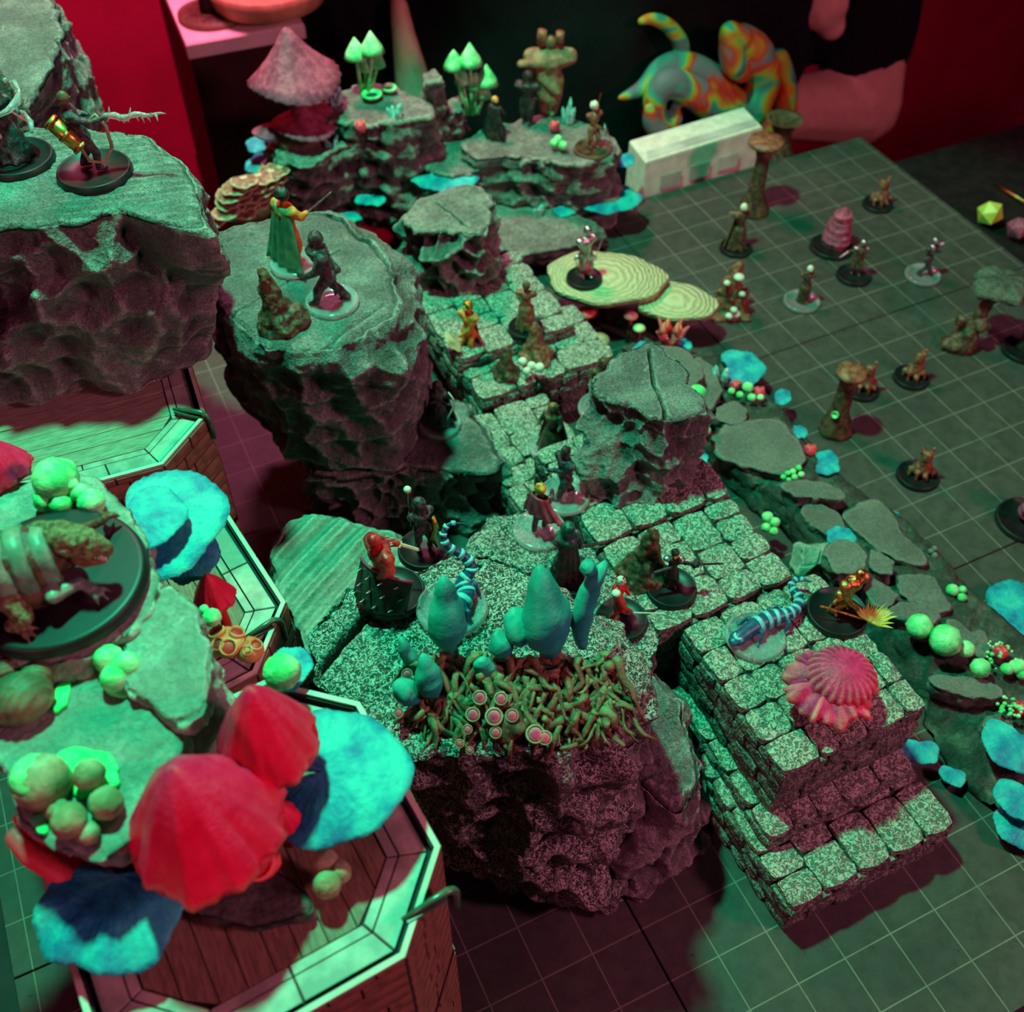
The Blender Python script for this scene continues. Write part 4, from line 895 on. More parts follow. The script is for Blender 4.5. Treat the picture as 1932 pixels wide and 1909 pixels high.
moss(0, 0, 8.70, [(102, 1425), (150, 1410), (200, 1420), (225, 1455), (238, 1500), (215, 1490), (190, 1460), (170, 1490), (150, 1500), (120, 1460)], PR[2], 1)
moss(0, 0, 8.69, [(45, 1535), (90, 1530), (92, 1575), (70, 1580)], PR[2], 2)
moss(0, 0, 8.69, [(185, 1255), (200, 1300), (235, 1312), (262, 1280), (262, 1255), (230, 1240)], PR[2], 3)
moss(0, 0, 8.69, [(105, 1290), (130, 1280), (125, 1330), (100, 1350), (95, 1320)], PR[2], 4)

# dusty pink mushroom and other far fungi
b = at(572, 262, 3.3)
t = thing('pink_mushroom', 'large dusty pink conical mushroom with stacked caps at the back', 'mushroom', b)
def pcap(dz, r, h, dx=0, dy=0, nm='cap', lean=(0, 0)):
    g = G().lathe([(r * .15, -.05), (r * .6, -.10), (r * .98, -.05), (r, .02), (r * .80, h * .16), (r * .52, h * .42), (r * .27, h * .70), (r * .12, h * .92), (.01, h)], (0, 0, 0), 72, lambda a, t_: 1 + .045 * math.sin(27 * a) * (1 - t_) + .05 * math.sin(3 * a + 1))
    g.v = [(x + dx + lean[0] * z, y + dy + lean[1] * z, z + dz + .10 * math.sin(2 * math.atan2(y, x) + .5) * math.hypot(x, y)) for x, y, z in g.v]; g.build(nm, M['pinkfar'], t)
pcap(1.72, 1.25, 1.5); G().tube([(0, 0, 0), (.06, .0, 1.0), (-.03, 0, 1.8)], [.42, .24, .3], 18).jitter(.04, 3).build('stem', M['pinkfar'], t)
pcap(.55, .95, .4, .10, -.15, 'lower_cap'); pcap(.42, .42, .12, -.95, .1, 'lower_cap')
G().ell((0, 0, .1), (.95, .7, .42)).jitter(.15, 2.2).build('root_mound', M['brown'], t)
def cones(label, base, heads, r=.34, mat='green'):
    b = at(*base); t = thing('cone_cluster', label, 'mushroom', b, 0, 'green cone mushroom clusters')
    for i, (u, v, z, k) in enumerate(heads):
        h = at(u, v, z); l = h - b; G().tube([(l.x * .3, l.y * .3, 0), (l.x * .7, l.y * .7, l.z * .5), tuple(l)], [.07, .055, .05], 8).build('stem', M['green'], t)
        g = G().lathe([(.02, -.02), (r * k, 0), (r * k * .8, .16), (r * k * .45, .36), (.02, .52 * k + .04)], tuple(l), 18); g.build('cap', M[mat], t)
cones('green glowing cone mushrooms on the far left shelf', (685, 180, 4.0), [(672, 108, 5.2, 1), (702, 98, 5.35, 1.05), (690, 132, 4.75, .6), (712, 124, 4.8, .7)])
cones('green glowing cone mushrooms behind the standing stones', (892, 215, 3.0), [(857, 128, 4.5, .95), (887, 120, 4.6, 1.1), (918, 158, 3.9, 1.05), (872, 155, 4.0, .7), (898, 165, 3.8, .8), (912, 182, 3.5, .7)])
for i, (u, v, z, r, lab) in enumerate([(702, 184, 4.08, .30, 'green ringed cup fungus on the far left shelf'), (735, 172, 4.08, .22, 'smaller green cup fungus right of the ringed one')]):
    p = at(u, v, z); tt_ = thing('cup_fungus', lab, 'fungus', p); cup_g((0, 0, .12), r, .12).build('cup', M['green'], tt_); G().ell((0, 0, .06), (r * .6, r * .6, .03)).build('cup_inside', M['bark_dark'], tt_)
def crystals(label, u, v, z, n, hh, mat, seed):
    r = random.Random(seed); p = at(u, v, z); t = thing('crystal_cluster', label, 'crystal', p, 0, 'crystal clusters')
    for k in range(n):
        a = r.uniform(0, 6.28); l = Vector((math.cos(a) * .12, math.sin(a) * .12, 0)); h = hh * r.uniform(.5, 1)
        G().tube([l, l * 1.5 + Vector((0, 0, h * .75)), l * 1.7 + Vector((0, 0, h))], [.07, .06, .008], 6).build('crystal', M[mat], t, False)
M['ice'] = simple('pale_teal_crystal', (.12, .45, .42), (.5, .8, .75), 5, .2)
crystals('pale teal crystals beside the far knight', 1072, 228, 2.75, 6, .7, 'ice', 1)
crystals('pale teal crystals in front of the far root mound', 625, 278, 3.2, 6, .45, 'ice', 2)
crystals('pale crystals on the left of the far shelf', 632, 195, 4.0, 7, .5, 'ice', 3)
crystals('teal crystals on the far shelf edge', 745, 222, 4.0, 5, .5, 'ice', 4)
crystals('pale crystals on the low far tier', 1012, 405, 1.0, 5, .4, 'ice', 5)
crystals('teal crystals on the ridge beside the far crescent fungus', 1358, 712, 1.0, 6, .3, 'ice', 6)

# wood-slice toadstools with red stems and little mushrooms below
def wslice(label, c, rx, ry, rot, z0, seed):
    p = at(*c); t = thing('wood_slice', label, 'wood slice', (p.x, p.y, z0), 0, 'cut wood slices'); r = random.Random(seed); n = 72
    a_ = [(1 + .04 * math.sin(3 * k * 2 * math.pi / n + seed) + .03 * math.sin(7 * k * 2 * math.pi / n) + .012 * r.uniform(-1, 1)) for k in range(n)]
    P_ = []
    for k in range(n):
        a = 2 * math.pi * k / n; x, y = rx * a_[k] * math.cos(a), ry * a_[k] * math.sin(a); c_, s_ = math.cos(math.radians(rot)), math.sin(math.radians(rot)); P_.append((x * c_ - y * s_, x * s_ + y * c_))
    G().prism(P_, p.z - z0 - .18, p.z - z0, .02).build('slice', M['woodslice'], t)
    for k in range(3):
        a = k * 2.1 + seed; G().tube([(.3 * math.cos(a), .25 * math.sin(a), 0), (.25 * math.cos(a), .2 * math.sin(a), p.z - z0 - .15)], [.14, .1], 9).build('post', M['brown_red'], t)
wslice('larger pale wood slice carrying the silver knight', (1142, 520, 1.5), 1.62, 1.12, -32, 0, 1)
wslice('smaller pale wood slice overlapping the larger one at right', (1275, 565, 1.2), 1.1, .78, -38, 0, 2)
def toad(label, u, v, z, z0, r, mat, hh=.1):
    p = at(u, v, z); t = thing('toadstool', label, 'mushroom', (p.x, p.y, z0)); d = z - z0
    G().tube([(0, 0, 0), (.02, 0, d * .5), (0, 0, d)], [.09, .06, .06], 8).build('stem', M['brown_red'], t)
    G().lathe([(.02, d - .05), (r, d), (r * .95, d + hh * .4), (r * .5, d + hh), (.01, d + hh * 1.1)], (0, 0, 0), 22).build('cap', M[mat], t)
toad('round dark red toadstool under the larger wood slice', 1106, 590, .9, 0, .25, 'redcap')
toad('bright red toadstool with a stalk under the slice overlap', 1190, 596, .9, 0, .2, 'redcap')
toad('yellow-cream toadstool right of the bright red one', 1206, 620, .7, 0, .17, 'cream')
toad('pale lime flat toadstool left of the brown pad figure', 1130, 642, 1.5, .2, .28, 'olive')
t = thing('coral_tree', 'hot pink branching coral figure in front of the wood slices', 'fungus', at(1262, 660, .9))
rr = random.Random(3)
for k in range(9):
    a = rr.uniform(-70, 250); L = rr.uniform(.25, .5); d = vdir(a)
    G().chain([Vector((0, 0, 0)) + d * .12, d * .2 + Vector((0, 0, .35)), d * (.2 + L * .6) + Vector((0, 0, .35 + L))], [.07, .08, .03]).build('branch', M['pinkcap'], t)
for k in range(4):
    d = vdir(90 * k + 20) * .25; G().lathe([(.14, 0), (.08, .12), (.01, .32)], (d.x, d.y, .45 + .12 * k), 12).build('cap', M['redcap'], t)

# crimson brain-like mushroom on the stair block
b = at(1562, 1320, 3.0); t = thing('brain_mushroom', 'crimson ruffled brain-like mushroom on the stair block', 'mushroom', b)
g = G().lathe([(.52, 0), (.40, .12), (.30, .3), (.26, .45), (.34, .55)], (0, 0, 0), 60, lambda a, s: 1 + .10 * math.sin(15 * a) * (1 - s) + .05 * math.sin(24 * a + 1)); g.jitter(.03, 7); g.build('stem', M['pinkcap'], t)
g = G().lathe([(.3, .42), (.66, .42), (.78, .50), (.70, .60), (.5, .68), (.2, .7)], (0, 0, 0), 90, lambda a, s: 1 + .10 * math.sin(9 * a) * (1 - abs(2 * s - 1)) + .05 * math.sin(19 * a)); l = vdir(200) * .12
g.v = [(x + l.x, y + l.y, z + .10 * math.sin(7 * math.atan2(y, x)) * math.hypot(x, y)) for x, y, z in g.v]; g.jitter(.04, 6, 4); g.build('skirt', M['pinkcap'], t)
g = G().lathe([(.3, .60), (.52, .60), (.60, .66), (.55, .80), (.42, .93), (.22, 1.0), (.01, 1.03)], (0, 0, 0), 96, lambda a, s: 1 + .05 * math.sin(24 * a) * (1 - s) ** .5 + .05 * math.sin(7 * a) * (1 - s) ** 2); l = vdir(30) * .12
g.v = [(x + l.x, y + l.y, z) for x, y, z in g.v]; g.build('cap', M['pinkcap'], t)

# ------------------------------------------------------------------ root cluster with sea-green caps
rb_ = at(950, 1335, 5.6); RC = thing('root_cluster', 'tangled brown root cluster with sea-green caps on the central boulder', 'mushroom', rb_)
core = G()
for u, v, z, r in ((850, 1300, 5.75, .42), (930, 1310, 5.72, .46), (1020, 1300, 5.72, .46), (1090, 1290, 5.7, .42), (960, 1370, 5.65, .42), (1080, 1360, 5.4, .4), (870, 1360, 5.6, .35), (1130, 1300, 5.5, .3)):
    core.ell(at(u, v, z), (r, r, r * .95))
for k in range(9): core.ell(at(820 + k * 40, 1275, 5.8), (.28, .28, .28))
core.remesh(.05, 3, .07, 4).wbuild('root_core', M['brown'], RC)
rr = random.Random(12)
tops = [(845, 1245), (1035, 1250), (1100, 1230), (925, 1290), (970, 1260), (810, 1310), (1150, 1260)]
for k in range(270):
    u = rr.uniform(790, 1160); v = 1245 + rr.uniform(-10, 110); du = rr.uniform(-75, 75); e = (u + du, min(1428 - abs(u + du - 960) * .12, v + rr.uniform(20, 120))); z0, z1 = 6.25 - (v - 1245) * .004 + rr.uniform(-.1, .12), 6.2 - (e[1] - 1245) * .0036 + rr.uniform(-.1, .1)
    pts = []; n = 9; w1, w2 = rr.uniform(-.10, .10), rr.uniform(-.10, .10); A_, B_ = at(u, v, z0), at(e[0], e[1], z1)
    for i in range(n + 1):
        s = i / n; q = A_.lerp(B_, s); q += Vector((w1 * math.sin(s * 6.3 + k), w2 * math.sin(s * 5 + 2 * k), (.07 + .06 * math.sin(k)) * math.sin(s * 3.14) + .04 * math.sin(s * 9 + k))); pts.append(q)
    r0 = rr.uniform(.03, .085); G().tube(pts, [r0 * (1 - .65 * i / n) for i in range(n + 1)], 8).jitter(.04, 5, k).wbuild('root', M['root' if rr.random() < .55 else 'brown'], RC)
def plume(b, t_, r, prof, bend=(0, 0), n=20, fr=0):
    B_, T_ = at(*b), at(*t_); ax_ = T_ - B_; g = G(); pts = []; rad = []; m = 16
    for i in range(m + 1):
        s = i / m; q = B_ + ax_ * s + vdir(0) * bend[0] * math.sin(s * math.pi) + vdir(90) * bend[1] * math.sin(s * math.pi); pts.append(q); rad.append(r * np.interp(s, np.linspace(0, 1, len(prof)), prof) * (1 + fr * (i % 2)))
    g.tube(pts, rad, n, True, .8); g.jitter(.03, 4, int(r * 100)); g.wbuild('cap', M['myc'], RC)
    G().lathe([(r * .28, -.04), (r * .38, 0), (r * .28, .04)], tuple(B_ + ax_ * .03), 16).wbuild('collar', M['root'], RC)
bulb = [.18, .45, .8, 1, .95, .8, .6, .5, .1]; bulb2 = [.2, .5, .85, 1, .95, .75, .55, .4, .08]
plume((850, 1238, 6.2), (838, 1085, 7.55), .35, bulb)
plume((820, 1318, 6.0), (796, 1232, 6.8), .24, bulb)
plume((785, 1265, 6.1), (757, 1205, 6.7), .13, [.6, .9, 1, .95, .8, .3])
plume((790, 1318, 6.0), (745, 1295, 6.4), .20, [.3, .8, 1, 1, .8, .3])
plume((1040, 1240, 6.2), (1016, 1066, 7.75), .46, bulb2)
plume((1000, 1200, 6.6), (958, 1158, 7.0), .30, [.4, .9, 1, .9, .7, .3])
plume((955, 1235, 6.4), (932, 1190, 6.75), .24, [.3, .8, 1, .9, .6, .2])
plume((945, 1278, 6.1), (908, 1240, 6.5), .15, [.4, .8, 1, 1, .9, .4], (-.1, 0))
plume((1097, 1222, 6.2), (1140, 1062, 7.6), .19, [.35, .7, .9, 1, 1.05, 1, .9, .75, .3], (-.12, 0), fr=.06)
plume((1118, 1080, 7.5), (1105, 1068, 7.7), .13, [.6, 1, 1, .5])
for i, (u, v, r) in enumerate([(905, 1316, .13), (945, 1318, .12), (892, 1348, .13), (932, 1352, .16), (966, 1350, .12), (935, 1382, .11), (882, 1376, .09), (1010, 1385, .17), (1028, 1392, .13), (867, 1403, .08), (886, 1416, .07), (768, 1272, .10), (752, 1345, .09)]):
    c = at(u, v, 6.22 - (v - 1316) * .0042); tilt = (-.25, -.5, 1)
    cup_g(c, r * .85, .08, 16, tilt).wbuild('small_cap', M['rim'], RC, label='small cream-rimmed mushroom cap'); G().ell(c + Vector((0, 0, .005)), (r * .6, r * .6, .03), Vector(tilt).to_track_quat('Z', 'Y').to_matrix(), 12, 6).wbuild('cap_centre', M['pinkcap'], RC)
# ------------------------------------------------------------------ miniatures (view-aligned axes: x image right, y away, z up)
def base_obj(t, kind, r, h=.12):
    if kind == 'clear':
        G().lathe([(r * .90, 0), (r * 1.0, .015), (r * 1.02, .05), (r * .985, .10), (r * .93, .125), (r * .88, .115), (r * .86, .075), (r * .3, .07)], (0, 0, 0), 56).build('base', M['clear'], t)
    else:
        G().lathe([(r, 0), (r, .03), (r * .965, h * .85), (r * .95, h), (r * .90, h), (r * .885, h - .02), (r * .3, h - .02)], (0, 0, 0), 56).build('base', M['brown' if kind == 'brown' else 'black'], t)
class Fig:
    def __init__(s, label, u, v, z, h=1.15, f=-90, base='black', br=.5, body='darkcloth', head='figskin', hands=None, feet=None, lean=(0, 0), robe=0, hair=None, hood=None, arm=None, legs=None, r=1.0, name='miniature', group=None, hipz=.50, bulk=1.0, vox=.02, headr=.085, bp=(0, 0), cat='miniature'):
        t = s.t = thing(name, label, cat, at(u, v, z), VA, group); k = s.k = h / 1.15; s.bh = .11 if base == 'black' or base == 'brown' else .08
        if base: base_obj(t, base, br)
        else: s.bh = 0
        fv = s.fv = Vector((math.cos(math.radians(f)), math.sin(math.radians(f)), 0)); sv = s.sv = Vector((-fv.y, fv.x, 0))   # left side
        o = s.o = Vector((bp[0], bp[1], s.bh)); L = Vector((lean[0], lean[1], 0))
        hip = o + Vector((0, 0, hipz * k)); chest = o + Vector((0, 0, (hipz + .30) * k)) + L; neck = o + Vector((0, 0, (hipz + .43) * k)) + L * 1.3; hd = s.head = neck + Vector((0, 0, .12 * k)) + fv * .02
        s.chest = chest; s.hip = hip; s.neck = neck
        feet = feet or [(sv.x * .10 + fv.x * .05, sv.y * .10 + fv.y * .05), (-sv.x * .10 - fv.x * .05, -sv.y * .10 - fv.y * .05)]
        hands = hands or [tuple((chest + sv * .24 + fv * .16 - Vector((0, 0, .16)))), tuple((chest - sv * .24 + fv * .16 - Vector((0, 0, .16))))]
        hands = s.hands = [Vector(q) for q in hands]
        g = G(); B = bulk
        for i, (fx, fy) in enumerate(feet):
            sd = 1 if i == 0 else -1; a = hip + sv * .07 * sd * k; c = o + Vector((fx, fy, .05 * k)); kn = (a + c) / 2 + fv * .07 * k + sv * .02 * sd
            g.chain([a, kn, c], [.085 * k * B, .062 * k * B, .045 * k * B]); g.cap(c, c + fv * .10 * k + Vector((0, 0, -.015)), .045 * k, .035 * k)
        g.chain([hip, (hip + chest) / 2, chest], [.105 * k * B, .095 * k * B, .12 * k * B])
        sh = []
        for i, q in enumerate(hands):
            sd = 1 if i == 0 else -1; a = chest + sv * .15 * sd * k * B + Vector((0, 0, .05 * k)); sh.append(a); m = (a + q) / 2 + sv * .05 * sd + Vector((0, 0, -.05 * k)) - fv * .02
            g.cap(chest + Vector((0, 0, .02)), a, .1 * k * B, .075 * k * B); g.chain([a, m, q], [.068 * k * B, .05 * k * B, .036 * k * B])
        s.sh = sh
        g.cap(neck - Vector((0, 0, .05)), neck + Vector((0, 0, .04)), .05 * k, .045 * k)
        if robe:
            gg = G().lathe([(robe * k, .0), (robe * .85 * k, .15 * k), (.15 * k, hipz * k), (.10 * k, hipz * k + .08)], tuple(o), 40, lambda a, q: 1 + .12 * math.sin(9 * a + 2 * q) * (1 - q)); g.add(gg.v, gg.f)
        g = g.remesh(vox * k, 2, .010, 9, len(label)); g.build('body', M[body], t)
        for q in hands: 
            if arm: G().ell(q, .042 * k).build('hand', M[arm], t)
        hg = G().ell(hd, (headr * k, headr * k * .95, headr * 1.2 * k)); hg.ell(hd + fv * headr * k * .98 + Vector((0, 0, -.01)), (.018, .018, .028)); hg.build('head', M[head], t)
        if hair: G().ell(hd - fv * .025 + Vector((0, 0, .03)), (headr * 1.18 * k, headr * 1.18 * k, headr * 1.15 * k)).jitter(.03, 14, 3).build('hair', M[hair], t)
        if hood:
            hz = G().ell(hd - fv * .03 + Vector((0, 0, .01)), (headr * 1.35 * k, headr * 1.35 * k, headr * 1.5 * k)); hz.cap(hd - fv * .06, hd - fv * .13 + Vector((0, 0, .03)), .09 * k, .03); hz.cap(neck, neck - Vector((0, 0, .06)), .12 * k, .17 * k); hz.remesh(.022, 2, .01, 8).build('hood', M[hood], t)
    def cape(s, mat, w=.30, L=None, back=.10, sweep=(0, 0), nm='cape'):
        k = s.k; g = G(); n = 18; m = 12; v = []; L = L or (s.neck.z - .08); top = s.neck + Vector((0, 0, -.02))
        for sd in (0, 1):
            for i in range(m + 1):
                q = i / m
                for j in range(n + 1):
                    a = (j / n - .5); ww = (.55 + .75 * q) * w; p = top + s.sv * a * 2 * ww - s.fv * (back * (.7 + q * .9) + .07 * math.cos(a * 3.1)) + Vector((sweep[0] * q * q, sweep[1] * q * q, -L * q))
                    p -= s.fv * (.035 * math.sin(a * 26) * q + (-.025 if sd else 0)); v.append(p)
        W = n + 1; o = (m + 1) * W; f = []
        for i in range(m):
            for j in range(n): a = i * W + j; f += [(a, a + 1, a + W + 1, a + W), (o + a, o + a + W, o + a + W + 1, o + a + 1)]
            f += [(i * W, (i + 1) * W, o + (i + 1) * W, o + i * W), (i * W + n, o + i * W + n, o + (i + 1) * W + n, (i + 1) * W + n)]
        for j in range(n): f += [(j, o + j, o + j + 1, j + 1), (m * W + j, m * W + j + 1, o + m * W + j + 1, o + m * W + j)]
        g.v = [tuple(p) for p in v]; g.f = f; g.build(nm, M[mat], s.t); return s
    def rod(s, a, b, r=.018, mat='silver', nm='sword', guard=True, flat=.45):
        a, b = Vector(a), Vector(b); d = (b - a); o = G().tube([a, a + d * .04, a + d * .92, b], [r * .8, r, r * .9, .002], 6, True, flat).build(nm, M[mat], s.t, False)
        if guard:
            c = a + d.normalized() * .05; e = d.cross(Vector((0, 0, 1))).normalized() * .07; G().tube([c - e, c + e], .016, 6).build('guard', M[mat], s.t, False)
        return s
    def pauldrons(s, mat, r=.085):
        for a in s.sh: G().ell(a + Vector((0, 0, .02)), (r, r, r * .75), None, 14, 8).build('pauldron', M[mat], s.t)
        return s
    def plate(s, mat, r=(.15, .13, .17)): G().ell(s.chest + Vector((0, 0, -.01)), r).jitter(.015, 9).build('breastplate', M[mat], s.t); return s
    def spikes(s, c, n, R_, L, mat, seed=0, up=.2):
        q = random.Random(seed); g = G()
        for i in range(n):
            a = q.uniform(0, 6.28); b = q.uniform(up, 1.3); d = Vector((math.cos(a) * math.cos(b), math.sin(a) * math.cos(b), math.sin(b))); p = Vector(c) + d * R_; g.tube([p, p + d * L], [.02, .002], 5)
        g.build('spikes', M[mat], s.t); return s

# on the tall cliff
m = Fig('cliff-top tinkerer with a brass canister and a jagged clear arm', 180, 328, 9.6, 1.35, 20, br=.63, body='darkgloss', head='brown', hands=[(.12, .15, 1.0), (.45, .05, 1.0)], feet=[(-.18, .05), (.12, -.08)], lean=(-.12, .02))
G().tube([(-.42, -.12, 1.05), (-.18, -.16, .78), (-.02, -.18, .60)], [.12, .13, .12], 20).build('canister', M['brass'], m.t)
for q in (0, .5, 1): p = Vector((-.42, -.12, 1.05)).lerp(Vector((-.02, -.18, .60)), q * .9 + .03); G().tube([p, p + Vector((.04, -.006, -.045))], .142, 20).build('band', M['copper'], m.t)
G().tube([(-.02, -.18, .60), (.05, -.18, .35), (.25, -.1, .28), (.42, 0, .5), (.40, .05, .85), (.28, .05, 1.05), (.16, .05, .95)], [.03] * 7, 8).build('hose', M['bracket2'] if 'bracket2' in M else M['olive'], m.t)
rr = random.Random(5); g = G()
pts = [Vector((.42, .05, 1.0)) + Vector((.085 * i, .02 * math.sin(i), .025 * math.sin(i * 1.3) + .006 * i)) for i in range(13)]
g.tube(pts, [.07, .05, .06, .05, .06, .04, .05, .04, .035, .03, .025, .02, .005], 7)
for i in range(1, 11): g.tube([pts[i], pts[i] + Vector((.03, rr.uniform(-.08, .08), rr.choice((-1, 1)) * rr.uniform(.08, .16)))], [.03, .003], 5)
g.build('jagged_arm', M['clear'], m.t)
m = Fig('dark cliff-top figure at the left frame edge wrapped in a clear swirl', 34, 305, 9.6, 1.3, -40, br=.63, body='darkgloss', head='brown', robe=.28, hood='darkcloth')
g = G(); g.tube([Vector((.42 * math.cos(a * .55), .42 * math.sin(a * .55), .55 + .055 * a)) for a in range(14)], [.03 + .02 * (i % 3) for i in range(14)], 8)
for i in range(24): a = rr.uniform(0, 6.28); g.ell((.42 * math.cos(a), .42 * math.sin(a), .9 + rr.uniform(-.25, .35)), rr.uniform(.02, .05), None, 8, 5)
g.build('swirl', M['clear'], m.t)
t = thing('standing_slab', 'dark craggy spire standing behind the two cliff-top figures', 'rock', at(22, 258, 9.6), VA)
G().chain([(0, .3, .1), (-.1, .3, .8), (-.3, .3, 1.7)], [.30, .24, .1]).remesh(.05, 1, .09, 4).build('spire', M['bark_dark'], t)

# big boulder top
m = Fig('swordsman in an orange tunic with a long green cape on the big boulder', 556, 500, 6.0, 1.75, 48, 'clear', .5, 'orangecloth', 'brown', hands=[(.05, .12, 1.25), (.42, -.03, 1.28)], hair='darkcloth', bulk=1.1).cape('greencape', .44, None, .12, (-.05, 0)).rod((.40, -.03, 1.26), (.98, .05, 1.72), .022)
m.rod((-.10, .3, .9), (-.28, .2, .15), .03, 'darkcloth', 'scabbard', False)
m = Fig('dark armoured ranger leaning forward on a clear base on the big boulder', 627, 573, 6.0, 1.55, 200, 'clear', .53, 'darkgloss', 'brown', hands=[(-.42, -.1, .72), (.20, .05, .78)], feet=[(-.28, -.12), (.32, .05)], lean=(-.12, .05), bulk=1.25, hood='darkgloss').spikes((-.05, .02, 1.05), 16, .16, .10, 'silver', 3)
m.rod((-.45, -.12, .62), (-.2, -.1, .98), .03, 'silver', 'crossbow'); m.rod((.08, .05, .55), (.1, .0, .2), .04, 'darkcloth', 'tail', False)
def stalag(label, u, v, z, r, h, seed, mat='brown', lumps=(), lean=(0, 0), group=None, rot=0):
    t = thing('rock_spire', label, 'rock spire', at(u, v, z), VA + rot, group); g = G().lathe([(r, 0), (r * .9, h * .1), (r * .6, h * .3), (r * .42, h * .5), (r * .3, h * .72), (r * .18, h * .9), (.02, h)], (0, 0, 0), 30, lambda a, q: 1 + .1 * math.sin(5 * a + q * 9))
    g.v = [(x + lean[0] * (z_ / h) ** 1.3, y + lean[1] * (z_ / h), z_) for x, y, z_ in g.v]
    for (x, y, rr_, hh) in lumps: g.ell((x, y, hh * .4), (rr_, rr_, hh * .6))
    g.remesh(.035, 1, .05, 7, seed).build('spire', M[mat], t); return t
stalag('knobbly brown rock spire left of the ranger on the big boulder', 532, 612, 6.0, .48, 1.35, 5, lumps=((.25, .02, .28, .45),), lean=(-.22, .05))
stalag('ringed brown rock spire on the paved block behind the man in black', 1215, 1085, 3.0, .52, 1.35, 6, lean=(.05, .1))
t = stalag('larger of the twin brown rock cones on the cobbled terrace', 1010, 672, 1.78, .46, 1.05, 7, 'brown_red', lean=(-.02, .05)); t = stalag('smaller of the twin brown rock cones on the cobbled terrace', 955, 705, 1.78, .36, .85, 8, 'brown', lean=(.02, .05))

# ledge, cobbled blocks behind
m = Fig('horned figure in a dark purple cloak with a curved bow on the ledge', 830, 802, 1.95, 1.25, -100, 'clear', .5, 'darkgloss', 'brown_red', robe=.26, hood='darkgloss', hands=[(-.2, -.1, .8), (.25, -.1, .75)]).cape('darkcloth', .3)
G().tube([(.25, -.12, 1.15), (.36, -.14, .95), (.35, -.15, .7), (.24, -.14, .45), (.10, -.14, .1)], [.012, .02, .024, .02, .012], 7).build('bow', M['white'], m.t)
m = Fig('brown robed mage on a clear base on the low cobbled block', 1040, 845, 1.6, 1.3, -120, 'clear', .53, 'brown', 'brown_red', robe=.30, hood='brown_red').cape('darkcloth', .32)
m.spikes(tuple(m.head), 5, .09, .12, 'brown_red', 2)
m = Fig('muscular dark fighter striding on a clear base beside the pillar', 1065, 938, 3.0, 1.25, 215, 'clear', .53, 'darkgloss', 'darkgloss', hands=[(-.35, .1, .72), (.12, .1, .6)], feet=[(-.12, -.12), (.16, .12)], hair='darkcloth', bulk=1.25, lean=(-.02, .08))
m = Fig('crimson-caped swordswoman with bright orange hair on a clear base', 1018, 1003, 3.0, 1.3, 60, 'clear', .53, 'darkgloss', 'face', hands=[(-.2, .12, 1.05), (.22, .1, 1.15)], feet=[(-.12, -.08), (.08, .05)], hair='hair').cape('pinkcloth', .34, .45, .08, (.12, -.08)).rod((-.2, .12, 1.05), (-.34, .15, 1.28), .02, 'silver', 'blade')
for a in m.sh: m.rod(a, a + Vector((.02, -.03, .15)), .03, 'hair', 'ponytail', False)
m = Fig('hooded rogue in glossy dark green on a black base behind the teal caps', 1082, 1090, 3.0, 1.5, 120, 'black', .5, 'darkgloss', 'darkcloth', hood='greengloss' if 'greengloss' in M else 'darkcloth', hands=[(-.1, .1, .75), (.1, .2, .7)], bp=(-.18, 0)).cape('darkcloth', .26)
m.rod((.1, .2, .7), (.48, .35, .62), .03, 'darkcloth', 'weapon_shaft', False)
m = Fig('gladiator in red and white armour on a black base holding a long white spear', 1172, 1172, 3.0, 1.2, -20, 'black', .5, 'redarm', 'white', hands=[(.1, .1, .7), (.15, -.1, .45)], bp=(-.12, .05)).pauldrons('white').rod((.02, -.08, .40), (.78, -.12, .42), .014, 'white', 'spear', False)
m.spikes(tuple(m.head), 6, .08, .14, 'redarm', 4, .6)
m = Fig('black-coated man with an orange face swinging a spiked mace on a black base', 1265, 1112, 3.0, 1.0, -95, 'black', .5, 'darkcloth', 'face', hands=[(-.38, -.1, .66), (.42, .05, .72)], hair='darkcloth', robe=.16, bp=(-.02, .06)).pauldrons('silver', .075)
G().ell((.40, .05, .74), .075, None, 12, 8).jitter(.04, 20).build('mace_head', M['darkgloss'], m.t); m.rod((-.40, -.1, .64), (-.42, -.16, .55), .05, 'silver', 'gauntlet', False); m.rod((.42, .05, .72), (.95, .15, .62), .025, 'darkcloth', 'chain', False)

# central boulder top: spiked-shield warrior, archer, salamander
m = Fig('red-armoured warrior behind a big black shield studded with silver spikes', 742, 1122, 5.75, 1.38, 215, 'black', .52, 'redarm', 'redarm', hands=[(-.18, -.15, .62), (.12, .28, .95)], lean=(-.05, 0), bulk=1.35, bp=(-.08, .02)).pauldrons('redarm', .11)
n_ = Vector((-.42, -.75, .52)).normalized(); R_ = n_.to_track_quat('Z', 'Y').to_matrix(); c = Vector((-.24, -.30, .48)); g = G(); nx_, ny_ = 12, 12; W = nx_ + 1; vv_ = []
for sd in (0, 1):
    for i in range(ny_ + 1):
        for j in range(W):
            x, y = (j / nx_ - .5) * .96, (i / ny_ - .5) * .70; vv_.append(c + R_ @ Vector((x, y * (1 - .25 * abs(x)), -1.1 * x * x - sd * .05)))
o_ = (ny_ + 1) * W
for i in range(ny_):
    for j in range(nx_): a = i * W + j; g.f += [(a, a + 1, a + W + 1, a + W), (o_ + a, o_ + a + W, o_ + a + W + 1, o_ + a + 1)]
for j in range(nx_): g.f += [(j, o_ + j, o_ + j + 1, j + 1), (ny_ * W + j, ny_ * W + j + 1, o_ + ny_ * W + j + 1, o_ + ny_ * W + j)]
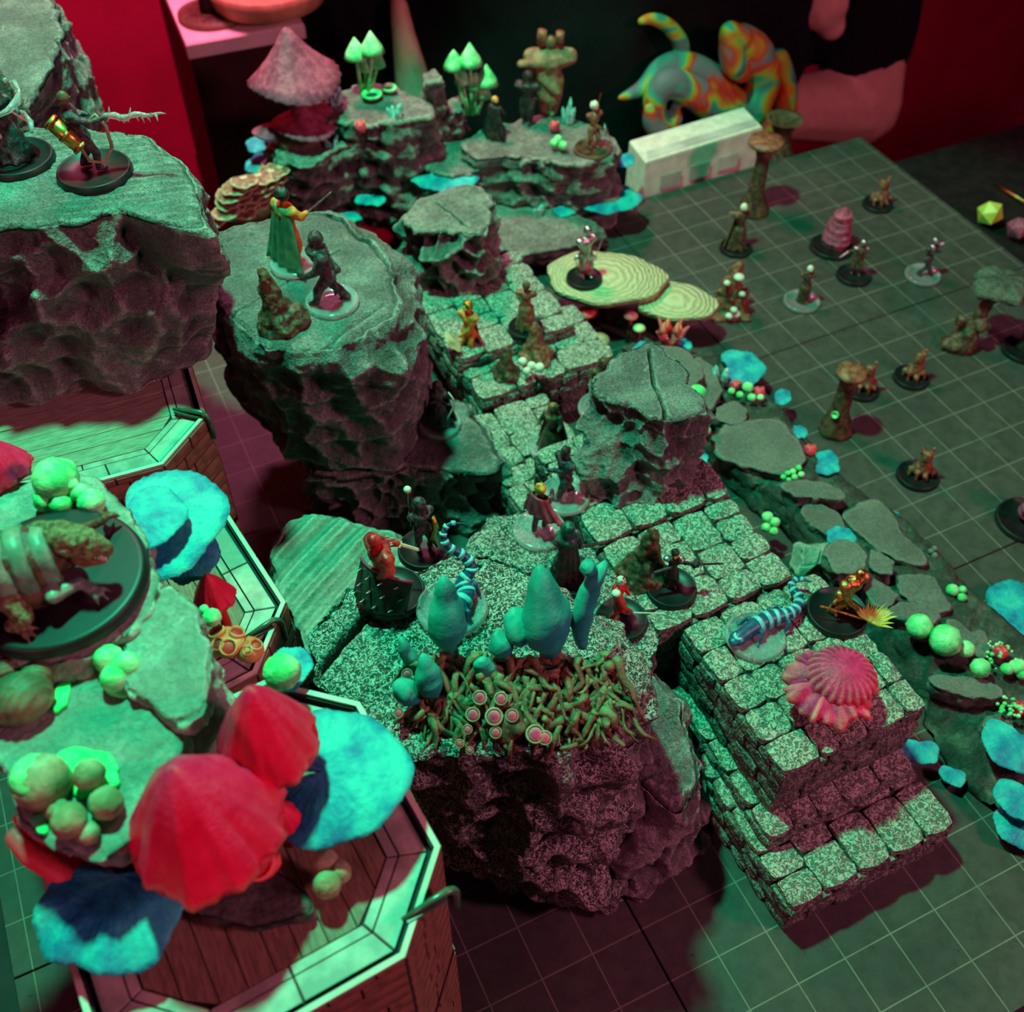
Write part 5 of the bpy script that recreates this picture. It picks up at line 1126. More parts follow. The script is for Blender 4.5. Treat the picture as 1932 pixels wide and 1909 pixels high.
for i in range(ny_): g.f += [(i * W, (i + 1) * W, o_ + (i + 1) * W, o_ + i * W), (i * W + nx_, o_ + i * W + nx_, o_ + (i + 1) * W + nx_, (i + 1) * W + nx_)]
g.v = [tuple(p) for p in vv_]; g.build('shield', M['shieldgreen'] if 'shieldgreen' in M else M['black'], m.t)
for i in range(3):
    for j in range(4):
        x, y = (j - 1.5) * .23 + (.06 if i % 2 else -.02), (i - 1) * .2; p = c + R_ @ Vector((x, y, -1.1 * x * x)); G().tube([p, p + n_ * .05, p + n_ * .15], [.026, .018, .002], 7).build('shield_spike', M['silver'], m.t)
e = [c + R_ @ Vector((x, .345 * (1 - .25 * abs(x)), -1.1 * x * x - .01)) for x in np.linspace(-.48, .48, 9)]; G().tube(e, .028, 8).build('shield_rim', M['pinkfar'], m.t)
m.rod((.12, .28, .95), (.46, .22, .86), .035, 'figskin', 'blade'); m.spikes(tuple(m.chest + Vector((0, 0, .08))), 12, .17, .09, 'silver', 8); G().ell(m.head + Vector((-.02, 0, .03)), (.11, .11, .09)).build('helmet', M['redarm'], m.t)
m = Fig('slim archer in black and gold mail standing behind the red warrior', 800, 1040, 4.3, 1.3, -60, 'black', .48, 'darkgloss', 'darkcloth', hands=[(-.2, .1, .95), (.22, -.05, .9)], hood='darkgloss')
G().tube([(.22, -.05, 1.05), (.26, -.1, .8), (.18, -.1, .5), (.24, -.05, .2)], [.05, .05, .045, .02], 8).jitter(.02, 12).build('scarf', M['gold'], m.t)
G().tube([(-.2, .1, .6), (-.2, .12, 1.5)], .014, 6).build('staff', M['brown'], m.t); G().ell((-.2, .12, 1.55), .07).build('staff_orb', M['white'], m.t)
def salamander(label, pts, rad, base, head_r, seed, legs):
    b = at(*base); t = thing('salamander', label, 'animal figurine', b); base_obj(t, 'clear', .56)
    P_ = [at(*p) - b for p in pts]
    # smooth the path
    Q = []; RR = []; n = 44; k = len(P_)
    for i in range(n + 1):
        s_ = i / n * (k - 1); a = min(int(s_), k - 2); f_ = s_ - a; p0, p1, p2, p3 = P_[max(a - 1, 0)], P_[a], P_[a + 1], P_[min(a + 2, k - 1)]
        Q.append(.5 * ((2 * p1) + (p2 - p0) * f_ + (2 * p0 - 5 * p1 + 4 * p2 - p3) * f_ ** 2 + (3 * p1 - p0 - 3 * p2 + p3) * f_ ** 3)); RR.append(rad[a] * (1 - f_) + rad[a + 1] * f_)
    g = G(); g.chain(Q[::2], RR[::2], 12); g.ell(P_[-1], (head_r, head_r, head_r * .62)); g.ell(P_[-1] + (P_[-1] - P_[-2]).normalized() * head_r * .6, (head_r * .7, head_r * .7, head_r * .45))
    for i, (fi, sd) in enumerate(legs):
        q = Q[fi]; d = (Q[min(fi + 1, n)] - Q[fi - 1]).normalized(); sv = Vector((-d.y, d.x, 0)).normalized() * sd; kn = q + sv * .2 + d * .04 + Vector((0, 0, .02)); ft = kn + sv * .06 + d * .10; ft.z = .1
        g.chain([q, kn, ft], [.055, .04, .03])
        for a in (-.6, -.2, .2, .6): dd = (d * math.cos(a) + sv * math.sin(a + .5)).normalized(); g.cap(ft, ft + dd * .10, .018, .010)
    g.remesh(.018, 2).build('body', M['navy'], t)
    for i in range(3, n - 5, 3):
        a, c_ = Q[i], Q[i + 1]; d = (c_ - a).normalized(); r_ = RR[i] * 1.05; up = Vector((0, 0, 1)) - d * d.z; 
        up = up.normalized() if up.length > .2 else d.orthogonal().normalized(); sd = d.cross(up); v_ = []; f_ = []; m_ = 12
        for lay in (0, 1):
            for e_ in (0, 1):
                for j in range(m_ + 1): an = -1.9 + 3.8 * j / m_; R2 = r_ + (.012 if lay else -.02); v_.append((a if not e_ else a + (c_ - a) * 1.25) + (up * math.cos(an) + sd * math.sin(an)) * R2)
        W_ = m_ + 1
        for j in range(m_): f_ += [(2 * W_ + j, 2 * W_ + j + 1, 3 * W_ + j + 1, 3 * W_ + j), (j, W_ + j, W_ + j + 1, j + 1), (j, j + 1, 2 * W_ + j + 1, 2 * W_ + j), (W_ + j, 3 * W_ + j, 3 * W_ + j + 1, W_ + j + 1)]
        g = G(); g.v = [tuple(q) for q in v_]; g.f = f_; g.build('stripe', M['stripe'], t)
    hd = P_[-1]; d = (P_[-1] - P_[-2]).normalized(); sv = Vector((-d.y, d.x, 0))
    G().ell(hd + Vector((0, 0, head_r * .42)), (head_r * .62, head_r * .62, head_r * .25)).build('head_patch', M['stripe'], t)
    for sd in (1, -1): G().ell(hd + d * head_r * .5 + sv * sd * head_r * .6 + Vector((0, 0, head_r * .25)), .02, None, 8, 6).build('eye', M['black'], t)
    return t
salamander('blue striped salamander with an upright tail half hidden by a teal cap', [(876, 988, 6.9), (848, 988, 6.95), (836, 1008, 6.8), (846, 1032, 6.6), (874, 1048, 6.4), (890, 1072, 6.2), (872, 1098, 6.05), (880, 1120, 6.0), (862, 1150, 6.0), (848, 1178, 5.98)], [.012, .035, .05, .065, .08, .095, .11, .14, .15, .12], (853, 1150, 5.75), .15, 1, [(30, 1), (30, -1), (38, 1), (38, -1)])
salamander('blue striped salamander lying full length on the stair block', [(1530, 1098, 3.35), (1505, 1092, 3.3), (1493, 1108, 3.25), (1508, 1128, 3.25), (1500, 1150, 3.25), (1480, 1160, 3.25), (1450, 1168, 3.25), (1420, 1184, 3.24), (1392, 1204, 3.22)], [.02, .05, .07, .085, .10, .12, .16, .15, .12], (1424, 1202, 3.0), .16, 2, [(27, 1), (27, -1), (37, 1), (37, -1)])
m = Fig('copper-armoured fighter swinging a golden flame-bladed axe on the stair block', 1578, 1158, 3.0, 1.25, -60, 'black', .58, 'copper', 'copper', hands=[(-.2, -.15, .55), (.25, -.2, .42)], feet=[(-.12, -.05), (.12, .1)], bulk=1.3, lean=(.10, .0)).pauldrons('copper', .12).cape('brown_red', .24).plate('gold')
m.rod((-.42, -.12, .42), (.42, -.30, .25), .022, 'gold', 'axe_shaft', False); g = G(); rr = random.Random(8)
for i in range(26):
    a = math.radians(-40 + 190 * i / 25); L_ = rr.uniform(.28, .46); c = Vector((.52, -.32, .24)); d = Vector((math.cos(a), .5 * math.sin(a), .62 * math.sin(a) + .1)); g.tube([c, c + d * L_ * .6, c + d * L_ + Vector((.02, 0, .04))], [.05, .035, .003], 6, True, .5)
g.build('flame_blade', M['flame'], m.t, False)

# cobbled terrace and behind
m = Fig('orange and yellow warrior with a scallop shield on a black base at the terrace edge', 892, 668, 1.78, 1.5, -120, 'black', .52, 'orangecloth', 'face', hair='gold', hands=[(-.3, -.15, .7), (.2, -.1, .6)], bp=(-.08, 0))
fan_g(.36, 180 - VA, 240, 40, seed=5, nr=8, na=30, lobes=6).xf(Matrix.Translation((-.30, -.25, .55))).build('shield', M['olive'], m.t); m.cape('brown_red', .24)
m = Fig('brown shaggy figure with arms raised at the back of the cobbled terrace', 992, 622, 2.15, 1.4, -100, 'black', .45, 'brown_red', 'brown', hands=[(-.25, -.05, 1.2), (.22, -.05, 1.1)], robe=.22)
m = Fig('brown robed figure on a clear base left of the square pillar', 1132, 772, 1.6, 1.5, -100, 'clear', .53, 'brown', 'brown_red', robe=.24, hood='brown').pauldrons('brown_red')
m = Fig('silver knight with a red skirt on the larger wood slice', 1102, 528, 1.5, 1.62, -60, 'black', .5, 'silver', 'silver', hands=[(-.26, -.05, .78), (.26, .0, .7)]).pauldrons('silver', .11).plate('silver')
G().lathe([(.2, .35), (.19, .5), (.12, .66)], (0, 0, 0), 24, lambda a, q: 1 + .1 * math.sin(8 * a)).build('skirt', M['pinkcloth'], m.t); m.rod((-.26, -.05, .78), (-.2, -.1, .18), .02)
m.rod((.26, 0, .7), (.42, .1, 1.25), .02)
# far rocks
m = Fig('far knight raising a sword with a round shield on a dark base', 1117, 285, 2.72, 1.4, -60, 'brown', .55, 'brown_red', 'figskin', hands=[(.02, -.05, 1.15), (.28, -.05, .72)], hair='white').plate('silver').rod((.02, -.05, 1.15), (.16, .1, 1.75), .025, 'copper')
G().lathe([(.17, -.02), (.18, .0), (.12, .04), (.02, .05)], (0, 0, 0), 20).xf(Matrix.Translation((.34, -.08, .75)) @ Matrix.Rotation(1.3, 4, 'Y')).build('shield', M['silver'], m.t)
m = Fig('far figure in a long black robe with orange hair', 935, 255, 2.72, 1.2, 60, None, .5, 'darkcloth', 'face', robe=.30, hair='face').cape('darkcloth', .3)
m = Fig('far black knight with a raised silver gauntlet in front of the ogre', 995, 232, 2.72, 1.6, -110, None, .5, 'darkcloth', 'silver', hands=[(-.35, -.05, 1.2), (.25, -.05, .8)], bulk=1.3, hood='darkcloth')
m = Fig('hulking brown ogre at the back of the far shelf with two horn stumps', 1020, 225, 2.7, 2.4, -90, None, .5, 'ogre' if 'ogre' in M else 'brown_red', 'brown', hands=[(-.60, -.05, 1.75), (.45, -.05, .9)], bulk=1.7, bp=(.25, .35))
for x in (-.18, .32): G().tube([m.head + Vector((x - .08, 0, -.02)), m.head + Vector((x - .06, 0, .34))], [.15, .12], 12).jitter(.03, 5).build('horn_stump', M['brown_red'], m.t)

# the big armoured beast on the large disc
b = at(108, 1100, 9.03); t = thing('armoured_beast', 'crouching armoured beast with a long scaly head on a huge black disc', 'miniature', b); G().lathe([(1.12, 0), (1.12, .04), (1.09, .13), (1.07, .15), (1.02, .15), (.3, .15)], (0, 0, 0), 96).build('base', M['black'], t)
W_ = lambda u, v, z: at(u, v, z) - b
g = G().chain([W_(-130, 1110, 9.55), W_(-20, 1080, 9.7), W_(60, 1055, 9.7), W_(115, 1040, 9.6)], [.40, .44, .40, .26]); g.cap(W_(-60, 1100, 9.7), W_(60, 1110, 9.45), .3, .28); g.remesh(.035, 2, .02, 4).build('body', M['brown'], t)
for i, (u, v, r) in enumerate([(-35, 1078, .46), (5, 1068, .47), (45, 1060, .45), (85, 1048, .38)]):
    c = W_(u, v, 9.7); d = (W_(60, 1055, 9.7) - W_(-20, 1080, 9.7)).normalized(); G().tube([c - d * .11, c - d * .05, c + d * .09, c + d * .11], [r * .9, r, r * .97, r * .85], 30).jitter(.015, 5, i).build('armour_band', M['armour'], t)
hp = [W_(70, 1010, 9.85), W_(115, 1015, 9.9), W_(160, 1025, 9.85), W_(195, 1035, 9.72)]
g = G().chain(hp, [.17, .22, .19, .13]); g.ell(W_(150, 1018, 9.98), (.12, .1, .07)).remesh(.022, 1, .018, 14).build('head', M['scale'], t)
g = G().chain([W_(110, 1040, 9.66), W_(160, 1050, 9.62), W_(192, 1052, 9.58)], [.14, .12, .08]); g.remesh(.025, 1, .015, 8).build('jaw', M['brown_red'], t)
for k in range(5): p = hp[2].lerp(hp[3], k / 5) + Vector((.02, -.11, -.05)); G().tube([p, p + Vector((0, -.02, -.09))], [.022, .003], 5).build('tooth', M['white'], t, False)
def limb(pts, rr_, mat, toes):
    g = G().chain(pts, rr_); e = pts[-1]; d = (pts[-1] - pts[-2]).normalized(); sv = Vector((-d.y, d.x, 0))
    for a in toes: q = (d * math.cos(a) + sv * math.sin(a)).normalized(); g.chain([e, e + q * .12 + Vector((0, 0, .02)), e + q * .2 - Vector((0, 0, .04))], [rr_[-1] * .7, .035, .015])
    g.remesh(.02, 2, .012, 8).build('leg', M[mat], t)
limb([W_(105, 1068, 9.6), W_(88, 1085, 9.5), W_(100, 1125, 9.5), W_(150, 1098, 9.42), W_(175, 1112, 9.35)], [.10, .11, .09, .07, .07], 'armour', (-.7, 0, .6))
limb([W_(-30, 1120, 9.5), W_(20, 1130, 9.55), W_(45, 1165, 9.4), W_(20, 1180, 9.3), W_(38, 1188, 9.26)], [.2, .17, .12, .08, .06], 'scale', (-.5, .1, .7))
limb([W_(150, 1000, 9.6), W_(190, 985, 9.45), W_(198, 978, 9.4)], [.07, .05, .05], 'brown', (-.7, 0, .7))

# on the open mat
mats_ = [(1655, 388, .48, 'small crouching brown critter on a black base, farthest back on the mat', 'brown_red', .8), (1718, 715, .48, 'hunched furry critter on a black base right of the toadstool pillar', 'brown_red', .75), (1625, 738, .45, 'spiky reddish critter right behind the flat-topped toadstool', 'brown_red', .8), (1730, 900, .52, 'branch-like critter leaning on a black base alone on the mat', 'brown_red', .7)]
for i, (u, v, br, lab, mt_, h) in enumerate(mats_):
    t = thing('miniature', lab, 'miniature', at(u, v, 0), VA); base_obj(t, 'black', br); r = random.Random(i); g = G().ell((0.05, 0, .32), (.24, .18, .26)); g.cap((.05, 0, .45), (.0, -.05, .85), .16, .10); g.cap((.1, 0, .5), (.14, 0, 1.0), .1, .05)
    for k in range(7): a = k * .9 + i; g.chain([(.05, 0, .3), (.05 + .25 * math.cos(a), .22 * math.sin(a), .3 + .1 * math.sin(3 * k)), (.05 + .28 * math.cos(a + .2), .26 * math.sin(a + .2), .12)], [.09, .07, .03])
    for k in range(3): a = r.uniform(0, 6.28); g.cap((0, 0, .7), (.2 * math.cos(a), .15 * math.sin(a), .75 + h * .35), .055, .015)
    g.remesh(.025, 1, .02, 8).build('body', M[mt_], t)
t = thing('miniature', 'lumpy pale rock creature with a striped shell on a black base, farthest tall one', 'miniature', at(1568, 468, 0), VA); base_obj(t, 'black', .66)
g = G().chain([(0.1, .05, .3), (.12, .1, .8), (.14, .1, 1.2)], [.42, .34, .15])
for k in range(5): g.lathe([(.3, 0), (.47 - .06 * k, .05), (.3, .12)], (.12, .05, .25 + .2 * k), 24)
g.remesh(.035, 1, .03, 5).build('body', M['pinkfar'], t)
t = thing('miniature', 'stacked-boulder creature on a black base cut by the right frame edge', 'miniature', at(1935, 985, 0), VA); base_obj(t, 'black', .72)
g = G()
for x, y, z_, r_ in ((0, 0, .35, .3), (.1, .05, .7, .32), (-.05, .1, 1.0, .26), (.1, 0, 1.25, .2), (-.2, -.1, .6, .18)): g.ell((x, y, z_), (r_, r_, r_ * .8))
g.remesh(.035, 1, .03, 5).build('body', M['pinkfar'], t)
Fig('thin figure with pale arms on a clear base, nearest the twisted ruin', 1512, 572, 0, 1.25, -90, 'clear', .52, 'brown', 'white', hands=[(-.1, -.05, 1.1), (.05, -.05, 1.15)], robe=.16)
Fig('silver-armed soldier on a black base in front of the pale rock creature', 1610, 522, 0, 1.2, -90, 'black', .52, 'brown', 'silver', hands=[(-.35, -.05, .95), (.3, -.05, .75)]).pauldrons('silver').rod((-.35, -.05, .95), (-.6, -.1, .75), .02)
Fig('silver warrior in wide stance on a pink-lit clear base', 1740, 522, 0, 1.3, -60, 'clear', .52, 'darkgloss', 'silver', hands=[(-.1, -.05, .95), (.3, .0, .9)], feet=[(-.16, 0), (.18, 0)]).plate('silver').rod((-.1, 0, 1.0), (.35, .1, 1.12), .025)
Fig('dark figure on a black base cut by the right frame edge below the umbrella tree', 1930, 662, 0, 1.1, -90, 'black', .6, 'darkcloth', 'silver', robe=.24)
Fig('brown cloaked bird-headed figure standing before the far pillar', 1388, 470, 0, 1.5, -60, 'black', .5, 'brown', 'white', hands=[(-.3, -.05, 1.25), (.15, 0, .8)], robe=.25).cape('brown', .3).rod((-.05, -.05, 1.3), (-.42, -.05, 1.32), .04, 'brown', 'beak', False)
def pillar(label, u, v, r, h, tr, mat='brown', lean=(0, 0)):
    t = thing('toadstool_pillar', label, 'pillar', at(u, v, 0), VA, 'flat-topped brown pillars')
    g = G().lathe([(r, 0), (r * 1.02, .12), (r * .8, .35), (r * .5, .7), (r * .45, h * .75), (r * .6, h - .15)], (0, 0, 0), 36); g.v = [(x + lean[0] * z_ / h, y + lean[1] * z_ / h, z_) for x, y, z_ in g.v]; g.jitter(.05, 4).build('shaft', M[mat], t)
    g = G().lathe([(tr * .7, h - .2), (tr, h - .12), (tr, h), (tr * .2, h + .01)], (lean[0], lean[1], 0), 36); g.jitter(.02, 4).build('top_disc', M['brown_red'], t); return t
t = pillar('flat-topped brown toadstool pillar in the middle of the mat', 1575, 812, .44, 1.95, .37, 'brown', (.0, .1)); cup_g(Vector((-.2, -.2, .75)), .10, .06, 12, (-1, -1, .5)).build('cup', M['green'], t)
pillar('tall brown stone pillar near the far edge of the mat', 1420, 398, .50, 2.45, .52)
t = thing('umbrella_tree', 'dark umbrella-shaped fungus tree on a clear rocky base at right', 'mushroom', at(1812, 655, 0), VA)
g = G().chain([(.0, 0, 0.2), (.15, .05, .8), (.35, .15, 1.4), (.5, .25, 1.75)], [.42, .2, .16, .18]); g.ell((-.2, 0, .15), (.42, .34, .2)).ell((.25, -.1, .85), (.2, .18, .2)).ell((-.28, .05, .9), (.12, .12, .16)).remesh(.035, 1, .04, 5).build('trunk', M['brown'], t)
G().lathe([(.2, 1.65), (.62, 1.7), (.75, 1.85), (.62, 2.0), (.3, 2.1), (.01, 2.12)], (.55, .3, 0), 48, lambda a, q: 1 + .12 * math.sin(4 * a) + .05 * math.sin(9 * a)).jitter(.05, 4).build('cap', M['bark_dark'], t)
t = thing('twisted_ruin', 'twisted red-brown stump with white mushrooms beside the wood slices', 'ruin', at(1375, 588, 0), VA)
g = G().box((0, 0, .06), (1.1, .95, .12)).chain([(.0, .1, .1), (-.05, .1, .9), (.05, .15, 1.5)], [.38, .28, .14]).chain([(.3, -.1, .1), (.34, -.1, .8)], [.2, .1]).chain([(-.35, 0, .1), (-.38, 0, .7)], [.18, .08]); g.remesh(.035, 1, .05, 5).build('stump', M['brown_red'], t)
for x, y, z_, r_ in ((.05, -.2, 1.35, .16), (-.25, -.2, 1.15, .1), (.1, -.42, .25, .14), (-.08, -.45, .2, .12), (.02, -.45, .42, .11), (.2, -.3, .85, .1)): G().lathe([(.02, -.06), (r_, -.02), (r_ * .8, .06), (.01, .1)], (x, y, z_), 16).build('white_cap', M['white'], t)
# black tray side: dice
def d20(label, u, v, z, r, mat):
    t = (1 + 5 ** .5) / 2; bm = bmesh.new(); bmesh.ops.create_icosphere(bm, subdivisions=1, radius=r); g = G(); g.v = [tuple(x.co) for x in bm.verts]; g.f = [tuple(q.index for q in f.verts) for f in bm.faces]; bm.free(); g.xf(Matrix.Translation(at(u, v, z)) @ Euler((.4, .7, .3)).to_matrix().to_4x4()); tag(g.build('die', M[mat], smooth=False), label, 'die', 'dice on the black table')
d20('yellow-green twenty-sided die on the black table', 1868, 402, .0, .42, 'dieyellow'); d20('dull pink die at the right frame edge', 1922, 430, .0, .38, 'pinkfar')
tag(G().tube([at(1880, 350, -.4), at(1912, 368, -.35), at(1940, 385, -.35)], .07, 8).build('pencil', M['copper']), 'orange-brown pencil end at the right frame edge', 'pencil')

# ------------------------------------------------------------------ behind the table
t = thing('card_box', 'pale green-lit open paper box standing at the far mat edge', 'box', (at(1300, 330, 0).x, 12.6, -.45)); l = t.location
p0, p1 = at(1212, 372, 0), at(1427, 304, 0); dx = (p1 - p0); q0, q1 = at(1180, 300, 1.3), at(1400, 226, 1.3)
G().prism([(p0.x, p0.y), (p1.x, p1.y), (p1.x + .15, p1.y + 1.3), (p0.x + .15, p0.y + 1.3)], -.45, 1.25, .05).wbuild('box_body', M['white'], t, False)
G().prism([(p0.x + .12, p0.y + .12), (p1.x - .12, p1.y + .12), (p1.x, p1.y + .5), (p0.x + .3, p0.y + .5)], 1.25, 1.27).wbuild('printed_panel', M['print'], t, False)
for k in range(3):
    a = p0.lerp(p1, .12 + .25 * k); b_ = p0.lerp(p1, .33 + .25 * k); G().box(((a.x + b_.x) / 2, a.y - .015, .35), ((b_ - a).length * .8, .02, .5)).wbuild('printed_panel', M['print'], t, False)
def rainbow():
    t_ = NT('rainbow_silk_filament'); co_ = t_.coord(True)
    m_ = t_.ramp(t_.noise(co_, .55, 2, .5, 1.0), [(.34, (.16, .15, .17)), (.42, (.55, .03, .02)), (.48, (.55, .16, .02)), (.53, (.30, .36, .03)), (.59, (.02, .28, .22)), (.66, (.12, .12, .14))])
    return t_.done(m_, .6, 0, .35)
M['rainbow'] = rainbow()
b = at(1370, 300, -.45); t = thing('printed_dragon', 'rainbow-coloured curly tentacled dragon figurine behind the mat', 'figurine', b)
Dp = lambda u, v, z: at(u, v, z) - b
def spath(L):
    k = len(L); o = []
    for i in range((k - 1) * 5 + 1):
        s_ = i / 5; a = min(int(s_), k - 2); f_ = s_ - a; p0_, p1_, p2_, p3_ = L[max(a - 1, 0)], L[a], L[a + 1], L[min(a + 2, k - 1)]; o.append(.5 * ((2 * p1_) + (p2_ - p0_) * f_ + (2 * p0_ - 5 * p1_ + 4 * p2_ - p3_) * f_ ** 2 + (3 * p1_ - p0_ - 3 * p2_ + p3_) * f_ ** 3))
    return o
def ten(px, y, rad):
    # depth plane y, so the curls stand upright behind the box
    P_ = []
    for u, v in px: r_ = ray(u, v); tt__ = (y - CAM[1]) / r_[1]; P_.append(Vector(CAM + r_ * tt__) - b)
    Q = spath(P_); g_ = G(); R__ = [np.interp(i / (len(Q) - 1), np.linspace(0, 1, len(rad)), rad) for i in range(len(Q))]; g_.chain(Q, R__, 12); return g_
g = ten([(1445, 330), (1440, 270), (1425, 210), (1440, 150), (1425, 100), (1400, 70)], 14.6, [.85, .75, .55, .6, .62, .45]); g2 = ten([(1400, 70), (1375, 55), (1378, 90), (1385, 120), (1400, 140)], 14.4, [.35, .25, .4, .45, .3]); g.add(g2.v, g2.f)
g.remesh(.09, 2).build('body', M['rainbow'], t)
g = ten([(1430, 190), (1380, 190), (1340, 150), (1290, 125), (1250, 130), (1215, 165), (1170, 185)], 14.9, [.5, .5, .55, .5, .4, .3, .1]); g.remesh(.08, 2).build('tentacle', M['rainbow'], t)
g = ten([(1280, 125), (1285, 85), (1262, 50), (1232, 36), (1208, 40)], 15.1, [.3, .28, .24, .2, .12]); g.remesh(.08, 2).build('tentacle', M['rainbow'], t)
g = ten([(1420, 250), (1360, 215), (1310, 175), (1260, 155), (1235, 190), (1250, 235), (1275, 225), (1270, 200)], 14.5, [.5, .5, .55, .5, .4, .32, .25, .12]); g.remesh(.08, 2).build('tentacle', M['rainbow'], t)
g = ten([(1430, 290), (1350, 270), (1280, 262), (1235, 240), (1225, 205)], 14.2, [.55, .5, .45, .35, .2]); g.remesh(.08, 2).build('tentacle', M['rainbow'], t)
g = ten([(1440, 330), (1465, 260), (1480, 180), (1470, 110)], 15.3, [.6, .55, .5, .35]); g.remesh(.09, 2).build('wing', M['rainbow'], t)
t = thing('figurine_stand', 'dark cup-shaped stand below the rainbow dragon', 'stand', at(1465, 300, -.45)); G().lathe([(.7, 0), (.5, .3), (.3, 1.0), (.45, 1.4), (.6, 1.5), (.5, 1.45), (.2, 1.3)], (0, 0, 0), 32).build('stand', M['brown'], t)

# seated person
def PY(u, v, y): r_ = ray(u, v); k = (y - CAM[1]) / r_[1]; return Vector(CAM + r_ * k)
t = thing('person', 'person in a black short-sleeved shirt seated behind the table, bare forearms', 'person', (3.5, 21, -30.5))
L_, R2 = PY(770, 60, 22), PY(1640, 60, 19.0); mid = (PY(1130, 100, 21))
sp = Vector((3.2, 22, 0)); sL, sR = Vector((-3.6, 23.0, 14)), Vector((13.2, 20.5, 14)); hipL, hipR = Vector((-1, 24, -12)), Vector((7.5, 21.5, -12))
eL, eR = PY(772, 125, 20.0), PY(1622, 195, 18.5)
g = G().chain([Vector((3.2, 23, -8.5)), Vector((3.2, 22.9, -3)), Vector((3.1, 22.5, 5)), Vector((3.1, 22.5, 12))], [7.4, 7.2, 7.2, 6.6]); g.cap(Vector((-1.6, 24.3, -3)), Vector((-3, 24.3, 12)), 5, 3.2); g.cap(Vector((8, 21.3, -3)), Vector((9, 20.8, 12)), 5, 3.2); g.cap(sL, sR, 3, 3)
g.cap(sL, eL + Vector((-.1, .8, 5.0)), 3.0, 1.9); g.cap(sR, eR + (sR - eR).normalized() * 2.6, 3.2, 2.15)
g.remesh(.35, 3, .22, .35).wbuild('shirt', M['shirt'], t)
def hand(g, w_, d, s_=1.0):
    d = d.normalized(); sv = d.cross(Vector((0, 0, 1))).normalized(); up = sv.cross(d); g.ell(w_ + d * 1.8, (1.5, 1.3, .7), Matrix((d, sv, up)).transposed())
    for i, L__ in enumerate((2.6, 3.0, 2.8, 2.2)): q = w_ + d * 3.1 + sv * (i - 1.5) * .75; g.chain([q, q + d * L__ * .5 - up * .2, q + d * L__ * .9 - up * .9], [.38, .34, .27])
    q = w_ + d * 1.2 + sv * 1.3 * s_; g.chain([q, q + sv * s_ * .9 + d * 1.0, q + sv * s_ * .9 + d * 2.2 - up * .3], [.45, .38, .3])
g = G(); wR = PY(1560, 10, 15.5) + Vector((-3.5, 0, 4.5)); g.chain([eR + (sR - eR).normalized() * 3.5, eR, PY(1560, 200, 18.2), PY(1470, 205, 18.0), PY(1380, 215, 17.8)], [1.75, 1.72, 1.5, 1.2, .85]); hand(g, PY(1370, 216, 17.8), Vector((-.95, .1, -.1)), 1)
g.remesh(.16, 3).wbuild('arm', M['skin'], t, label='bare bent right-hand elbow and forearm')
g = G(); g.chain([eL + Vector((-.1, .3, 2.0)), eL + Vector((-.1, 0, 1.0)), eL + Vector((.1, -.2, -1.2)), eL + Vector((1.0, -1.4, -6)), eL + Vector((1.6, -2.2, -9))], [.3, .42, .72, .8, .7]); hand(g, eL + Vector((1.7, -2.4, -9.6)), Vector((.5, -.5, -.5)))
g.remesh(.12, 3).wbuild('arm', M['skin'], t)
g = G().chain([PY(1540, -60, 18.5), PY(1548, 0, 18.0), PY(1568, 48, 17.6)], [1.5, 1.1, .55]); g.remesh(.12, 2).wbuild('neckline_skin', M['skin'], t)
g = G().chain([hipL, Vector((-2, 14, -12)), Vector((-2, 13.5, -28))], [4.2, 3.4, 2.4]).chain([hipR, Vector((8.5, 12.8, -12)), Vector((8.5, 13, -28))], [4.2, 3.4, 2.4]); g.remesh(.4, 2).wbuild('trousers', M['shirt'], t)
g = G().cap((-2, 13.3, -29), (-2, 9.5, -29.3), 1.8, 1.3).cap((8.5, 12.8, -29), (8.5, 9, -29.3), 1.8, 1.3); g.remesh(.3, 2).wbuild('shoes', M['black'], t)
hd = Vector((3.2, 21.5, 24)); g = G().cap((3.1, 22.3, 14), (3.2, 21.8, 20), 2.2, 2.1).ell(hd, (3.1, 3.7, 4.5)).ell(hd + Vector((-.2, -3.8, -.5)), (.5, .8, .8)).ell(hd + Vector((3.1, 0, -.2)), (.4, .7, 1.1)).ell(hd + Vector((-3.1, 0, -.2)), (.4, .7, 1.1)); g.remesh(.22, 3).wbuild('head', M['skin'], t)
G().ell(hd + Vector((0, .8, 1.2)), (3.4, 3.7, 4.0)).wbuild('hair', M['shirt'], t)
for sx_ in (-1.2, 1.2): G().ell(hd + Vector((sx_ - .2, -3.3, .4)), (.5, .35, .3)).wbuild('eye', M['white'], t)
G().ell(hd + Vector((-.2, -3.4, -2.0)), (1.1, .35, .3)).wbuild('mouth', M['pinkcap'], t)
t = thing('stool', 'black stool under the seated person', 'stool', (3.2, 22.5, -30.5)); G().lathe([(6.5, 13.0), (6.8, 13.5), (6.5, 14.2), (1, 14.2)], (0, 0, 0), 32).build('seat', M['black'], t)
for k in range(4): a = k * 1.57 + .7; G().tube([(4 * math.cos(a), 4 * math.sin(a), 13.2), (6 * math.cos(a), 6 * math.sin(a), 0)], .5, 8).build('leg', M['black'], t)

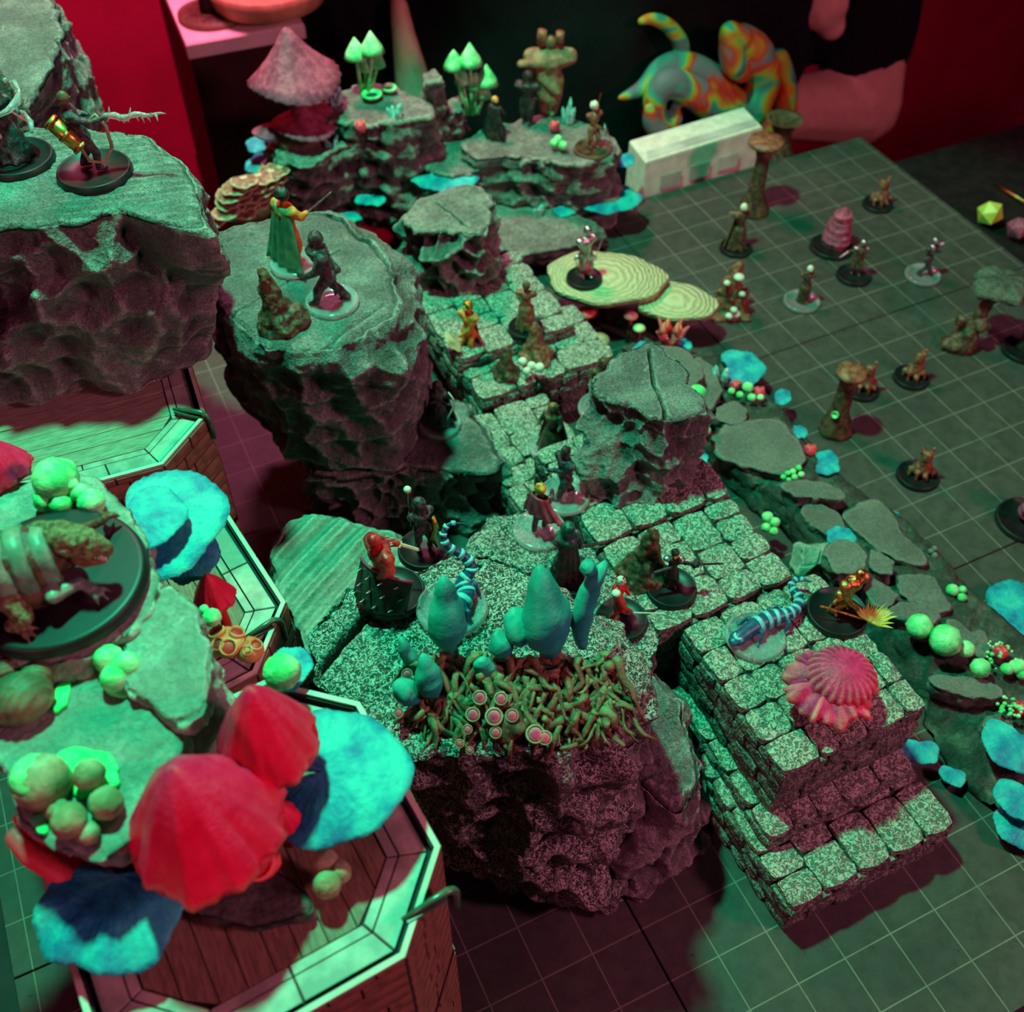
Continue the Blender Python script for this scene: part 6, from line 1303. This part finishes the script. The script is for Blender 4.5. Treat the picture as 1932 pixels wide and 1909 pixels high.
# side cabinet with a pale top, objects on it
c0, c1, c2 = at(350, 84, 3), at(574, 44, 3), at(312, -6, 3); d_ = (c1 - c0); e_ = (c2 - c0); t = thing('side_cabinet', 'dark red-brown cabinet with a pale pink-lit top at upper left', 'cabinet', (c0.x, c0.y, -30.5))
q = [c0, c1, c1 + e_ * 2.2, c0 + e_ * 2.2]; G().prism([(p.x, p.y) for p in q], 2.5, 3.0, .06).wbuild('top', M['cabtop'], t, False)
cc = sum(((p) for p in q), Vector()) / 4; q2 = [cc + (p - cc) * .97 for p in q]; G().prism([(p.x, p.y) for p in q2], -30.5, 2.5).wbuild('body', M['cabinet'], t, False)
p = at(402, 30, 3.0); t = thing('statuette', 'small dark statuette on a round base on the cabinet', 'figurine', p); G().lathe([(1.15, 0), (1.15, .15), (.9, .2), (.3, .22)], (0, 0, 0), 32).build('base', M['brown'], t); G().chain([(0, 0, .3), (0, 0, 1.2), (.1, 0, 2.2)], [.42, .38, .3]).chain([(0, 0, 1.6), (.5, 0, 1.2)], [.2, .12]).ell((.1, 0, 2.7), .32).remesh(.08, 2, .05, 2).build('body', M['darkcloth'], t)
p = at(508, 10, 3.0); t = thing('wooden_bowl', 'round orange wooden bowl on the cabinet', 'bowl', p); G().lathe([(1.3, 0), (1.9, .25), (2.05, .9), (1.95, .95), (1.8, .5), (.4, .3)], (0, 0, 0), 48).build('bowl', M['bowl'], t)
p = at(430, 318, -12); q = [(365, 282), (438, 268), (470, 330), (400, 350)]; pp_ = [at(u, v, -12) for u, v in q]; t = thing('parcel', 'plain brown cardboard parcel on the floor beside the cabinet', 'box', (p.x, p.y, -30.5)); G().prism([(a.x, a.y) for a in pp_], -30.5, -12, .1).wbuild('box', M['kraft'], t, False)
# ------------------------------------------------------------------ bake inches to metres
bpy.context.view_layer.update()
for me in bpy.data.meshes: me.transform(Matrix.Scale(S, 4))
for o in bpy.data.objects:
    if o.type in ('MESH', 'EMPTY'): o.location = o.location * S
bpy.context.view_layer.update()
